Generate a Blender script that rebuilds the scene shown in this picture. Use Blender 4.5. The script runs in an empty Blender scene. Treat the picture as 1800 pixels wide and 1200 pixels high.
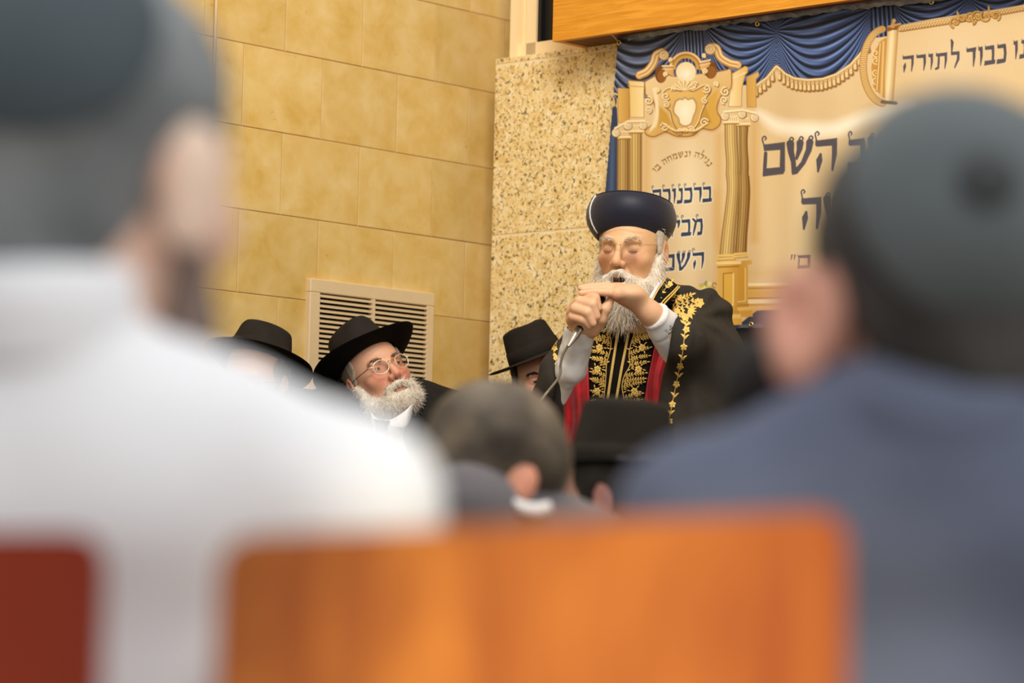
import bpy, bmesh, math, random
import numpy as np
from mathutils import Vector, Matrix
from mathutils.bvhtree import BVHTree

SC = bpy.context.scene
COL = SC.collection

# ------------------------------------------------------------------ camera
FPX = 5349.0                       # focal length in pixels of the 1800 px wide frame
PITCH, ROLL = 0.0819366, 0.0224666
CAM = np.array([0.0, 0.0, 0.92])
_cp, _sp, _cr, _sr = math.cos(PITCH), math.sin(PITCH), math.cos(ROLL), math.sin(ROLL)
_F = np.array([0, _cp, _sp]); _U0 = np.array([0, -_sp, _cp]); _R0 = np.array([1.0, 0, 0])
_R = _cr * _R0 + _sr * _U0
_U = -_sr * _R0 + _cr * _U0

cam_data = bpy.data.cameras.new('camera')
cam_data.sensor_width = 36.0
cam_data.lens = FPX / 1800.0 * 36.0
cam_data.clip_start = 0.05
cam_data.dof.use_dof = True
cam_data.dof.focus_distance = 7.52
cam_data.dof.aperture_fstop = 3.1
cam = bpy.data.objects.new('camera', cam_data)
COL.objects.link(cam)
_m = Matrix.Identity(4)
for i in range(3):
    _m[i][0] = _R[i]; _m[i][1] = _U[i]; _m[i][2] = -_F[i]; _m[i][3] = CAM[i]
cam.matrix_world = _m
SC.camera = cam

# ------------------------------------------------------------------ view, world, lights
SC.view_settings.view_transform = 'Standard'
SC.view_settings.look = 'None'
SC.view_settings.exposure = 0.0
SC.view_settings.gamma = 1.0
SC.view_settings.use_curve_mapping = False

world = bpy.data.worlds.new('room_ambience')
SC.world = world
world.use_nodes = True
_bg = world.node_tree.nodes['Background']
_bg.inputs[0].default_value = (1.0, 0.985, 0.97, 1)
_bg.inputs[1].default_value = 0.58


def area_light(name, loc, target, size, energy, color=(1, 0.955, 0.89), size_y=None):
    l = bpy.data.lights.new(name, 'AREA')
    l.energy = energy; l.color = color; l.size = size
    if size_y:
        l.shape = 'RECTANGLE'; l.size_y = size_y
    o = bpy.data.objects.new(name, l)
    COL.objects.link(o)
    o.location = loc
    o.rotation_euler = (Vector(target) - Vector(loc)).to_track_quat('-Z', 'Y').to_euler()
    return o

area_light('ceiling_light_stage', (0.15, 4.2, 4.6), (0.0, 7.8, 1.5), 1.6, 175, (1, .94, .85))
area_light('ceiling_light_hall', (0.9, 0.2, 4.2), (0.2, 2.4, 0.9), 2.4, 62, (.98, 0.99, 1.0))
_sd = bpy.data.lights.new('added_chair_spot', 'SPOT')  # added spot, brightens the right part of the chair back
_sd.energy = 430; _sd.color = (1, .90, .62); _sd.spot_size = math.radians(15.5); _sd.spot_blend = 1.0; _sd.shadow_soft_size = .05
_so = bpy.data.objects.new('added_chair_spot', _sd); COL.objects.link(_so)
_so.location = (.42, -.2, 2.5); _so.rotation_euler = (Vector((.145, 1.7, .83)) - Vector(_so.location)).to_track_quat('-Z', 'Y').to_euler()
area_light('added_warm_fill', (1.05, -0.4, 1.9), (0.12, 1.7, 0.85), 0.5, 4, (1, 0.86, 0.66))  # added warm fill from behind, lifts the chair towards its right side

# ------------------------------------------------------------------ picture geometry helpers
def ray(px, py):
    return _F + ((px - 900.0) / FPX) * _R - ((py - 600.0) / FPX) * _U

def P(px, py, Y):
    """world point on the sight line of a photo pixel, at world distance Y"""
    r = ray(px, py)
    return CAM + r * (Y / r[1])

def PZ(px, py, n, p0):
    """sight line of a pixel met with the plane through p0 with normal n"""
    r = ray(px, py)
    return CAM + r * (np.dot(np.asarray(p0) - CAM, n) / np.dot(r, n))

YAW = 0.740684
DA = np.array([math.sin(YAW), math.cos(YAW), 0.0])       # along the left wall, going right and away
DB = np.array([-math.cos(YAW), math.sin(YAW), 0.0])      # along the right wall, going left and away
NA = np.array([math.cos(YAW), -math.sin(YAW), 0.0])      # left wall faces this way
NB = np.array([-math.sin(YAW), -math.cos(YAW), 0.0])     # right wall faces this way
A0 = P(420, 300, 7.86)                                   # a point of the left wall face
G0 = P(863, 400, 8.42)                                   # left edge of the granite face

# ------------------------------------------------------------------ object helpers
def lin(c):
    c = [x / 255.0 for x in c]
    return tuple(x / 12.92 if x <= 0.04045 else ((x + 0.055) / 1.055) ** 2.4 for x in c)

def tag(o, label=None, cat=None, group=None, kind=None):
    if label: o['label'] = label
    if cat: o['category'] = cat
    if group: o['group'] = group
    if kind: o['kind'] = kind
    return o

def thing(name, label, cat, loc=(0, 0, 0), group=None):
    o = bpy.data.objects.new(name, None)
    o.empty_display_size = 0.1
    COL.objects.link(o)
    o.location = [float(x) for x in loc]
    return tag(o, label, cat, group)

def root_loc(o):
    v = Vector((0, 0, 0))
    while o is not None:
        v += Vector(o.location); o = o.parent
    return v

def mesh_from(name, V, Fc, smooth=True):
    me = bpy.data.meshes.new(name)
    V = np.asarray(V, dtype=np.float64)
    me.from_pydata(V.tolist(), [], [list(map(int, f)) for f in Fc] if not isinstance(Fc, np.ndarray) else Fc.tolist())
    if smooth:
        me.polygons.foreach_set('use_smooth', [True] * len(me.polygons))
    me.update()
    return me

def put(name, V, Fc, mat, parent=None, smooth=True, colors=None, label=None, kind=None, sharp=None):
    """link one mesh object; V is given in world coordinates"""
    V = np.asarray(V, dtype=np.float64).reshape(-1, 3)
    base = np.array(root_loc(parent)) if parent is not None else np.zeros(3)
    me = mesh_from(name, V - base, Fc, smooth)
    if colors is not None:
        at = me.color_attributes.new('Col', 'FLOAT_COLOR', 'POINT')
        c = np.ones((len(V), 4), dtype=np.float32); c[:, :3] = colors
        at.data.foreach_set('color', c.ravel())
    if sharp is not None:
        bm = bmesh.new(); bm.from_mesh(me)
        for e in bm.edges:
            if len(e.link_faces) == 2 and e.calc_face_angle(0) > sharp: e.smooth = False
        bm.to_mesh(me); bm.free()
    me.materials.append(mat)
    o = bpy.data.objects.new(name, me)
    COL.objects.link(o)
    if parent is not None: o.parent = parent
    if label: o['label'] = label
    if kind: o['kind'] = kind
    return o

class MB:
    """collects simple shapes into one mesh (world coordinates)"""
    def __init__(s): s.V = []; s.F = []
    def add(s, V, F):
        n = sum(len(v) for v in s.V)
        s.V.append(np.asarray(V, float).reshape(-1, 3)); s.F += [[i + n for i in f] for f in F]
        return s
    def hexa(s, c):          # 8 corners: bottom 4 then top 4 (same turning)
        return s.add(c, [(0, 3, 2, 1), (4, 5, 6, 7), (0, 1, 5, 4), (1, 2, 6, 5), (2, 3, 7, 6), (3, 0, 4, 7)])
    def box(s, o, ux, uy, uz):   # corner and three edge vectors
        o, ux, uy, uz = (np.asarray(q, float) for q in (o, ux, uy, uz))
        return s.hexa([o, o + ux, o + ux + uy, o + uy, o + uz, o + ux + uz, o + ux + uy + uz, o + uy + uz])
    def tube(s, pts, rad, n=8, caps=True):
        pts = [np.asarray(p, float) for p in pts]
        rad = [rad] * len(pts) if np.isscalar(rad) else list(rad)
        V = []; F = []
        up = np.array([0.13, 0.29, 0.95])
        for i, p in enumerate(pts):
            t = pts[min(i + 1, len(pts) - 1)] - pts[max(i - 1, 0)]
            t = t / (np.linalg.norm(t) + 1e-12)
            a = np.cross(t, up); a /= np.linalg.norm(a) + 1e-12
            b = np.cross(a, t); b /= np.linalg.norm(b) + 1e-12
            up = b
            for k in range(n):
                an = 2 * math.pi * k / n
                V.append(p + rad[i] * (math.cos(an) * a + math.sin(an) * b))
        for i in range(len(pts) - 1):
            for k in range(n):
                F.append((i * n + k, i * n + (k + 1) % n, (i + 1) * n + (k + 1) % n, (i + 1) * n + k))
        if caps:
            F.append(tuple(range(n))[::-1]); F.append(tuple((len(pts) - 1) * n + k for k in range(n)))
        return s.add(V, [tuple(reversed(f)) for f in F])
    def lathe(s, c, ax, prof, n=24, close=False):
        """profile of (radius, height) turned about the axis ax through c"""
        c = np.asarray(c, float); ax = np.asarray(ax, float); ax /= np.linalg.norm(ax)
        a = np.cross(ax, [0.3, 0.9, 0.1]); a /= np.linalg.norm(a); b = np.cross(ax, a)
        V = []; F = []
        for r, h in prof:
            for k in range(n):
                an = 2 * math.pi * k / n
                V.append(c + ax * h + r * (math.cos(an) * a + math.sin(an) * b))
        for i in range(len(prof) - 1):
            for k in range(n):
                F.append((i * n + k, i * n + (k + 1) % n, (i + 1) * n + (k + 1) % n, (i + 1) * n + k))
        return s.add(V, F)
    def put(s, name, mat, parent=None, **kw):
        return put(name, np.concatenate(s.V), s.F, mat, parent, **kw)

# ------------------------------------------------------------------ materials
def new_mat(name):
    m = bpy.data.materials.new(name); m.use_nodes = True
    nt = m.node_tree
    return m, nt, nt.nodes['Principled BSDF']

def node(nt, typ, **kw):
    n = nt.nodes.new(typ)
    for k, v in kw.items():
        if k.startswith('i_'):
            n.inputs[k[2:].replace('_', ' ')].default_value = v
        else:
            setattr(n, k, v)
    return n

def ramp(nt, stops, interp='LINEAR'):
    r = nt.nodes.new('ShaderNodeValToRGB')
    r.color_ramp.interpolation = interp
    el = r.color_ramp.elements
    while len(el) < len(stops): el.new(0.5)
    for e, (p, c) in zip(el, stops):
        e.position = p; e.color = (*c, 1)
    return r

def cloth_mat(name, c, rough=0.85, var=0.12, scale=60, bump=0.25, sheen=0.0, spec=0.3, bscale=900):
    m, nt, b = new_mat(name)
    tc = node(nt, 'ShaderNodeTexCoord')
    n = node(nt, 'ShaderNodeTexNoise', i_Scale=scale, i_Detail=5.0)
    nt.links.new(tc.outputs['Object'], n.inputs['Vector'])
    l = lin(c)
    r = ramp(nt, [(0.3, tuple(x * (1 - var) for x in l)), (0.7, tuple(min(1, x * (1 + var)) for x in l))])
    nt.links.new(n.outputs['Fac'], r.inputs['Fac'])
    nt.links.new(r.outputs['Color'], b.inputs['Base Color'])
    b.inputs['Roughness'].default_value = rough
    b.inputs['Specular IOR Level'].default_value = spec
    if sheen:
        b.inputs['Sheen Weight'].default_value = sheen
        b.inputs['Sheen Roughness'].default_value = 0.5
    n2 = node(nt, 'ShaderNodeTexNoise', i_Scale=bscale, i_Detail=2.0)
    nt.links.new(tc.outputs['Object'], n2.inputs['Vector'])
    bp = node(nt, 'ShaderNodeBump', i_Strength=bump, i_Distance=0.002)
    nt.links.new(n2.outputs['Fac'], bp.inputs['Height'])
    nt.links.new(bp.outputs['Normal'], b.inputs['Normal'])
    return m

def col_mat(name, rough=0.5, spec=0.4, bump=0.0, bscale=400, sss=0.0, noise=0.06):
    """uses the colour attribute of the mesh, with a fine noise over it"""
    m, nt, b = new_mat(name)
    a = node(nt, 'ShaderNodeVertexColor', layer_name='Col')
    tc = node(nt, 'ShaderNodeTexCoord')
    n = node(nt, 'ShaderNodeTexNoise', i_Scale=180.0, i_Detail=4.0)
    nt.links.new(tc.outputs['Object'], n.inputs['Vector'])
    r = ramp(nt, [(0.3, (1 - noise,) * 3), (0.7, (1.0,) * 3)])
    nt.links.new(n.outputs['Fac'], r.inputs['Fac'])
    mx = node(nt, 'ShaderNodeMix', data_type='RGBA', blend_type='MULTIPLY')
    mx.inputs[0].default_value = 1.0
    nt.links.new(a.outputs['Color'], mx.inputs[6]); nt.links.new(r.outputs['Color'], mx.inputs[7])
    nt.links.new(mx.outputs[2], b.inputs['Base Color'])
    b.inputs['Roughness'].default_value = rough
    b.inputs['Specular IOR Level'].default_value = spec
    if sss:
        b.inputs['Subsurface Weight'].default_value = sss
        b.inputs['Subsurface Radius'].default_value = (0.012, 0.004, 0.002)
        b.inputs['Subsurface Scale'].default_value = 0.5
    if bump:
        n2 = node(nt, 'ShaderNodeTexNoise', i_Scale=bscale, i_Detail=3.0)
        nt.links.new(tc.outputs['Object'], n2.inputs['Vector'])
        bp = node(nt, 'ShaderNodeBump', i_Strength=bump, i_Distance=0.002)
        nt.links.new(n2.outputs['Fac'], bp.inputs['Height'])
        nt.links.new(bp.outputs['Normal'], b.inputs['Normal'])
    return m

def plain_mat(name, c, rough=0.5, metal=0.0, spec=0.5, var=0.05, scale=40):
    m, nt, b = new_mat(name)
    tc = node(nt, 'ShaderNodeTexCoord')
    n = node(nt, 'ShaderNodeTexNoise', i_Scale=scale, i_Detail=3.0)
    nt.links.new(tc.outputs['Object'], n.inputs['Vector'])
    l = lin(c)
    r = ramp(nt, [(0.3, tuple(x * (1 - var) for x in l)), (0.7, l)])
    nt.links.new(n.outputs['Fac'], r.inputs['Fac'])
    nt.links.new(r.outputs['Color'], b.inputs['Base Color'])
    b.inputs['Roughness'].default_value = rough
    b.inputs['Metallic'].default_value = metal
    b.inputs['Specular IOR Level'].default_value = spec
    return m

def wood_mat(name, dark, light, axis_scale=(1, 1, 1), scale=6.0, rough=0.3, coat=0.3, dist=3.0):
    m, nt, b = new_mat(name)
    tc = node(nt, 'ShaderNodeTexCoord')
    mp = node(nt, 'ShaderNodeMapping'); mp.inputs['Scale'].default_value = axis_scale
    nt.links.new(tc.outputs['Object'], mp.inputs['Vector'])
    w = node(nt, 'ShaderNodeTexNoise', i_Scale=scale, i_Detail=8.0, i_Roughness=0.62, i_Distortion=dist)
    nt.links.new(mp.outputs['Vector'], w.inputs['Vector'])
    r = ramp(nt, [(0.28, lin(dark)), (0.5, tuple((a + c) / 2 for a, c in zip(lin(dark), lin(light)))), (0.62, lin(light))])
    nt.links.new(w.outputs['Fac'], r.inputs['Fac'])
    nt.links.new(r.outputs['Color'], b.inputs['Base Color'])
    b.inputs['Roughness'].default_value = rough
    b.inputs['Coat Weight'].default_value = coat; b.inputs['Specular IOR Level'].default_value = 0.25
    b.inputs['Coat Roughness'].default_value = 0.15
    bp = node(nt, 'ShaderNodeBump', i_Strength=0.12, i_Distance=0.001)
    nt.links.new(w.outputs['Fac'], bp.inputs['Height']); nt.links.new(bp.outputs['Normal'], b.inputs['Normal'])
    return m

def stone_mat():
    m, nt, b = new_mat('honed_limestone')
    tc = node(nt, 'ShaderNodeTexCoord'); oi = node(nt, 'ShaderNodeObjectInfo')
    off = node(nt, 'ShaderNodeVectorMath', operation='SCALE'); off.inputs['Scale'].default_value = 37.0
    cmb = node(nt, 'ShaderNodeCombineXYZ')
    for k in range(3): nt.links.new(oi.outputs['Random'], cmb.inputs[k])
    nt.links.new(cmb.outputs[0], off.inputs[0])
    ad = node(nt, 'ShaderNodeVectorMath', operation='ADD')
    nt.links.new(tc.outputs['Object'], ad.inputs[0]); nt.links.new(off.outputs[0], ad.inputs[1])
    n1 = node(nt, 'ShaderNodeTexNoise', i_Scale=10.0, i_Detail=7.0, i_Roughness=0.6, i_Distortion=0.25)
    nt.links.new(ad.outputs[0], n1.inputs['Vector'])
    r1 = ramp(nt, [(0.30, lin((207, 168, 84))), (0.43, lin((215, 180, 103))), (0.55, lin((220, 188, 117))), (0.72, lin((226, 198, 136)))])
    nt.links.new(n1.outputs['Fac'], r1.inputs['Fac'])
    # small darker pits and flecks
    n2 = node(nt, 'ShaderNodeTexNoise', i_Scale=42.0, i_Detail=3.0, i_Distortion=1.5)
    nt.links.new(ad.outputs[0], n2.inputs['Vector'])
    r2 = ramp(nt, [(0.23, lin((186, 140, 72))), (0.30, (1, 1, 1))])
    nt.links.new(n2.outputs['Fac'], r2.inputs['Fac'])
    mx = node(nt, 'ShaderNodeMix', data_type='RGBA', blend_type='MULTIPLY'); mx.inputs[0].default_value = 0.35
    nt.links.new(r1.outputs['Color'], mx.inputs[6]); nt.links.new(r2.outputs['Color'], mx.inputs[7])
    # tone of the single tile
    r3 = ramp(nt, [(0.0, (0.90, 0.885, 0.85)), (1.0, (1.0, 1.0, 1.02))])
    nt.links.new(oi.outputs['Random'], r3.inputs['Fac'])
    mx2 = node(nt, 'ShaderNodeMix', data_type='RGBA', blend_type='MULTIPLY'); mx2.inputs[0].default_value = 1.0
    nt.links.new(mx.outputs[2], mx2.inputs[6]); nt.links.new(r3.outputs['Color'], mx2.inputs[7])
    nt.links.new(mx2.outputs[2], b.inputs['Base Color'])
    b.inputs['Roughness'].default_value = 0.55
    b.inputs['Specular IOR Level'].default_value = 0.25
    bp = node(nt, 'ShaderNodeBump', i_Strength=0.15, i_Distance=0.002)
    nt.links.new(n2.outputs['Fac'], bp.inputs['Height']); nt.links.new(bp.outputs['Normal'], b.inputs['Normal'])
    return m

def granite_mat():
    m, nt, b = new_mat('speckled_granite')
    tc = node(nt, 'ShaderNodeTexCoord')
    n0 = node(nt, 'ShaderNodeTexNoise', i_Scale=30.0, i_Detail=4.0, i_Roughness=0.6)
    nt.links.new(tc.outputs['Object'], n0.inputs['Vector'])
    r0 = ramp(nt, [(0.33, lin((220, 184, 112))), (0.46, lin((238, 207, 140))), (0.60, lin((249, 224, 168))), (0.74, lin((255, 242, 208)))])
    nt.links.new(n0.outputs['Fac'], r0.inputs['Fac'])
    v = node(nt, 'ShaderNodeTexVoronoi', i_Scale=105.0); v.inputs['Randomness'].default_value = 1.0
    nt.links.new(tc.outputs['Object'], v.inputs['Vector'])
    bw = node(nt, 'ShaderNodeSeparateColor'); nt.links.new(v.outputs['Color'], bw.inputs[0])
    r1 = ramp(nt, [(0.0, lin((184, 144, 76))), (0.2, lin((234, 200, 130))), (0.6, lin((248, 221, 162))), (1.0, lin((255, 246, 216)))])
    nt.links.new(bw.outputs[0], r1.inputs['Fac'])
    mx = node(nt, 'ShaderNodeMix', data_type='RGBA'); mx.inputs[0].default_value = 0.38
    nt.links.new(r0.outputs['Color'], mx.inputs[6]); nt.links.new(r1.outputs['Color'], mx.inputs[7])
    n2 = node(nt, 'ShaderNodeTexNoise', i_Scale=98.0, i_Detail=5.0, i_Roughness=0.72, i_Distortion=0.4)
    nt.links.new(tc.outputs['Object'], n2.inputs['Vector'])
    r2 = ramp(nt, [(0.385, (1, 1, 1)), (0.46, (0, 0, 0))])
    nt.links.new(n2.outputs['Fac'], r2.inputs['Fac'])
    mx2 = node(nt, 'ShaderNodeMix', data_type='RGBA')
    nt.links.new(r2.outputs['Color'], mx2.inputs[0])
    nt.links.new(mx.outputs[2], mx2.inputs[6]); mx2.inputs[7].default_value = (*lin((98, 76, 36)), 1)
    nt.links.new(mx2.outputs[2], b.inputs['Base Color'])
    b.inputs['Roughness'].default_value = 0.35
    return m

M = {}
M['stone'] = stone_mat()
M['granite'] = granite_mat()
M['grout'] = plain_mat('pale_grout', (186, 148, 96), 0.9)
M['granite_joint'] = plain_mat('granite_joint', (240, 218, 175), 0.8)
M['cream_paint'] = plain_mat('cream_paint', (250, 224, 174), 0.6, var=0.03)
M['vent_paint'] = plain_mat('vent_paint', (222, 196, 152), 0.45, var=0.03)
M['void_shade'] = plain_mat('hollow_shade', (18, 14, 10), 0.9)  # near-black that stands for the shade inside hollows
M['dark_glass'] = plain_mat('dark_glass', (40, 34, 26), 0.12)
M['black_metal'] = plain_mat('black_frame', (14, 14, 15), 0.4)
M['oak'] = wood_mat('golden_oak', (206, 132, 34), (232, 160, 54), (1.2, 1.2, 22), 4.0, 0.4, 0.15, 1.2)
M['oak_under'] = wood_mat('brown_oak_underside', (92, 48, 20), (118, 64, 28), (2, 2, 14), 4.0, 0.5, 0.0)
M['seat_wood'] = wood_mat('varnished_cherry', (128, 54, 18), (188, 112, 42), (6, 1, 1.0), 2.2, 0.35, 0.1, 1.0)
M['seat_wood_dark'] = wood_mat('varnished_cherry_dark', (138, 44, 14), (156, 54, 18), (6, 1, 1.0), 2.2, 0.4, 0.05, 1.0)
M['carpet'] = cloth_mat('carpet', (120, 104, 84), 0.95)
M['dark_panel'] = plain_mat('dark_wall_panel', (72, 64, 54), 0.6)
M['plastic_wrap'] = plain_mat('grey_backing', (150, 150, 148), 0.5, var=0.5, scale=25)
M['skin'] = col_mat('skin', 0.5, 0.35, 0.12, 500, 0.12)
M['hair_col'] = col_mat('hair', 0.6, 0.25, 0.3, 700, 0, 0.25)
M['print'] = col_mat('printed_vinyl', 0.55, 0.3, 0, 1, 0, 0.02)
M['robe'] = cloth_mat('black_robe_cloth', (50, 45, 38), 0.8, 0.15, 30, 0.2, 0.0, 0.22)
M['robe_panel'] = cloth_mat('black_panel_cloth', (28, 25, 22), 0.85, 0.15, 30, 0.2, 0.0, 0.12)
M['red_satin'] = cloth_mat('red_velvet', (186, 26, 34), 0.5, 0.3, 25, 0.1, 0.3, 0.4)
M['gold_thread'] = plain_mat('gold_thread', (248, 208, 110), 0.45, 0.12, 0.5, 0.22, 300)
M['white_shirt'] = cloth_mat('white_shirt', (226, 223, 219), 0.85, 0.02, 20, 0.15, 0, 0.2)
M['bright_shirt'] = cloth_mat('bright_white_shirt', (247, 249, 253), 0.85, 0.01, 20, 0.1, 0, 0.2)
M['suit_black'] = cloth_mat('black_suit', (36, 33, 29), 0.88, 0.12, 30, 0.2, 0.0, 0.12)
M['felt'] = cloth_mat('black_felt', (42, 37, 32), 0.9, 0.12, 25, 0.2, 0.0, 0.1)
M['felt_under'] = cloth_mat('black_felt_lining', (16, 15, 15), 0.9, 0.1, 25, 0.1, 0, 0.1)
M['hat_navy'] = cloth_mat('navy_satin_hat', (27, 28, 44), 0.5, 0.08, 12, 0.05, 0.15, 0.3)
M['lash'] = plain_mat('lash_brown', (74, 50, 36), 0.8)
M['tie'] = cloth_mat('navy_tie', (44, 50, 66), 0.6)
M['navy_suit'] = cloth_mat('navy_suit', (98, 105, 127), 0.85, 0.10, 12, 0.2, 0.1, 0.15)
M['grey_suit'] = cloth_mat('grey_suit', (104, 99, 102), 0.85, 0.12, 12, 0.2, 0.2, 0.2)
M['kippah'] = cloth_mat('grey_kippah', (98, 106, 108), 0.85, 0.12, 12, 0.2, 0.2, 0.2)
M['kippah_button'] = plain_mat('dark_button', (62, 65, 67), 0.8)
M['kippah_dark'] = cloth_mat('slate_kippah', (78, 88, 94), 0.85, 0.1, 12, 0.2, 0.1, 0.2)
M['gold_metal'] = plain_mat('gold_metal', (236, 200, 120), 0.25, 0.9)
M['steel'] = plain_mat('satin_steel', (196, 186, 172), 0.3, 0.85)
M['mic_black'] = plain_mat('mic_black', (26, 23, 22), 0.35)
M['cable'] = plain_mat('cable_rubber', (136, 124, 104), 0.5)
M['eye'] = col_mat('eye', 0.15, 0.5, 0, 1, 0, 0.0)
M['clear_frame'] = plain_mat('clear_pale_frame', (240, 214, 176), 0.2, 0.3)

def lens_mat():
    m, nt, b = new_mat('spectacle_glass')
    nt.nodes.remove(b)
    tr = node(nt, 'ShaderNodeBsdfTransparent'); tr.inputs[0].default_value = (0.97, 0.96, 0.94, 1)
    gl = node(nt, 'ShaderNodeBsdfGlossy'); gl.inputs['Roughness'].default_value = 0.05
    fr = node(nt, 'ShaderNodeFresnel'); fr.inputs[0].default_value = 1.4
    mx = node(nt, 'ShaderNodeMixShader')
    nt.links.new(fr.outputs[0], mx.inputs[0]); nt.links.new(tr.outputs[0], mx.inputs[1]); nt.links.new(gl.outputs[0], mx.inputs[2])
    nt.links.new(mx.outputs[0], nt.nodes['Material Output'].inputs[0])
    return m
M['lens'] = lens_mat()
# ------------------------------------------------------------------ implicit surfaces -> mesh
def smin(a, b, k):
    h = np.clip(0.5 + 0.5 * (b - a) / k, 0, 1)
    return b + (a - b) * h - k * h * (1 - h)

def smax(a, b, k):
    return -smin(-a, -b, k)

def sd_ell(p, c, r):
    r = np.asarray(r, float); q = p - np.asarray(c, float)
    k0 = np.sqrt(((q / r) ** 2).sum(-1)); k1 = np.sqrt(((q / (r * r)) ** 2).sum(-1))
    return k0 * (k0 - 1) / (k1 + 1e-9)

def sd_cap(p, a, b, ra, rb=None):
    rb = ra if rb is None else rb
    a = np.asarray(a, float); b = np.asarray(b, float)
    pa = p - a; ba = b - a
    t = np.clip((pa @ ba) / (ba @ ba + 1e-12), 0, 1)
    return np.sqrt(((pa - t[..., None] * ba) ** 2).sum(-1)) - (ra + (rb - ra) * t)

def sd_chain(p, pts, rad, k=0.0):
    d = None
    for i in range(len(pts) - 1):
        e = sd_cap(p, pts[i], pts[i + 1], rad[i], rad[i + 1])
        d = e if d is None else (smin(d, e, k) if k else np.minimum(d, e))
    return d

def wob(p, s, seed=0.0):
    """cheap smooth noise in about -1..1"""
    x, y, z = p[..., 0] * s + seed, p[..., 1] * s + seed * 1.7, p[..., 2] * s - seed
    return (np.sin(x + 1.3 * np.sin(y * 1.1 + 0.7)) + np.sin(y * 1.3 + 1.1 * np.sin(z * 0.9 + 2.1)) + np.sin(z * 1.2 + 1.2 * np.sin(x * 1.2 + 4.0))) / 3.0

def sdf_mesh(fn, lo, hi, h):
    lo = np.asarray(lo, float); hi = np.asarray(hi, float)
    n = np.maximum(4, np.ceil((hi - lo) / h).astype(int) + 1)
    ax = [lo[i] + h * np.arange(n[i]) for i in range(3)]
    D = np.empty(tuple(n))
    yz = np.stack(np.meshgrid(ax[1], ax[2], indexing='ij'), -1)
    step = max(1, int(400000 // (n[1] * n[2])))
    for i in range(0, n[0], step):
        xs = ax[0][i:i + step]
        p = np.empty((len(xs), n[1], n[2], 3))
        p[..., 0] = xs[:, None, None]; p[..., 1:] = yz[None]
        D[i:i + step] = fn(p)
    S = D < 0
    acc = np.zeros((n[0] - 1, n[1] - 1, n[2] - 1, 3)); cnt = np.zeros((n[0] - 1, n[1] - 1, n[2] - 1))
    cs = [slice(0, -1), slice(1, None)]
    for axis in range(3):
        o = [a for a in range(3) if a != axis]
        for u in (0, 1):
            for v in (0, 1):
                s0 = [None] * 3; s1 = [None] * 3
                s0[axis] = cs[0]; s1[axis] = cs[1]
                s0[o[0]] = s1[o[0]] = cs[u]; s0[o[1]] = s1[o[1]] = cs[v]
                a = D[tuple(s0)]; b = D[tuple(s1)]
                x = (a < 0) != (b < 0)
                t = np.where(x, a / (a - b + 1e-30), 0)
                acc[..., axis] += np.where(x, t, 0)
                acc[..., o[0]] += np.where(x, u, 0); acc[..., o[1]] += np.where(x, v, 0)
                cnt += x
    act = cnt > 0
    idx = -np.ones(act.shape, dtype=np.int64); idx[act] = np.arange(act.sum())
    ijk = np.argwhere(act)
    V = lo + h * (ijk + acc[act] / cnt[act][:, None])
    quads = []
    for axis in range(3):
        o = [(axis + 1) % 3, (axis + 2) % 3]
        s0 = [slice(1, -1)] * 3; s1 = [slice(1, -1)] * 3
        s0[axis] = slice(0, -1); s1[axis] = slice(1, None)
        a = S[tuple(s0)]; b = S[tuple(s1)]
        for flip, msk in ((False, a & ~b), (True, ~a & b)):
            w = np.argwhere(msk)
            if len(w) == 0: continue
            w[:, o[0]] += 1; w[:, o[1]] += 1
            def at(du, dv):
                q = w.copy(); q[:, o[0]] += du; q[:, o[1]] += dv
                return idx[q[:, 0], q[:, 1], q[:, 2]]
            f = np.stack([at(-1, -1), at(0, -1), at(0, 0), at(-1, 0)], 1)
            quads.append(f[:, ::-1] if flip else f)
    Fq = np.concatenate(quads)
    Fq = Fq[(Fq >= 0).all(1)]
    return V, Fq

def smooth_mesh(V, F, it=2, lam=0.5):
    V = V.copy()
    e = np.concatenate([F[:, [0, 1]], F[:, [1, 2]], F[:, [2, 3]], F[:, [3, 0]]])
    e = np.concatenate([e, e[:, ::-1]])
    deg = np.bincount(e[:, 0], minlength=len(V)).astype(float)[:, None]
    for _ in range(it):
        s = np.zeros_like(V)
        for k in range(3): s[:, k] = np.bincount(e[:, 0], V[e[:, 1], k], minlength=len(V))
        V += lam * (s / np.maximum(deg, 1) - V)
    return V

def vnormals(V, F):
    n = np.cross(V[F[:, 2]] - V[F[:, 0]], V[F[:, 3]] - V[F[:, 1]])
    N = np.zeros_like(V)
    for k in range(4):
        for c in range(3): N[:, c] += np.bincount(F[:, k], n[:, c], minlength=len(V))
    return N / (np.linalg.norm(N, axis=1)[:, None] + 1e-12)

def rot(yaw=0, pitch=0, roll=0):
    """head pose: local -Y is the face. yaw>0 turns the face to picture right, pitch>0 looks up, roll>0 leans the head clockwise"""
    y, p, r = math.radians(yaw), math.radians(pitch), math.radians(roll)
    Rz = np.array(Matrix.Rotation(y, 3, 'Z')); Rx = np.array(Matrix.Rotation(-p, 3, 'X')); Ry = np.array(Matrix.Rotation(r, 3, 'Y'))
    return Rz @ Rx @ Ry if False else Ry @ Rz @ Rx

class Frame:
    def __init__(s, o, R, sc=1.0): s.o = np.asarray(o, float); s.R = R; s.s = sc
    def w(s, p): return s.o + s.s * (np.asarray(p, float) @ s.R.T)
    def d(s, v): return np.asarray(v, float) @ s.R.T

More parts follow.
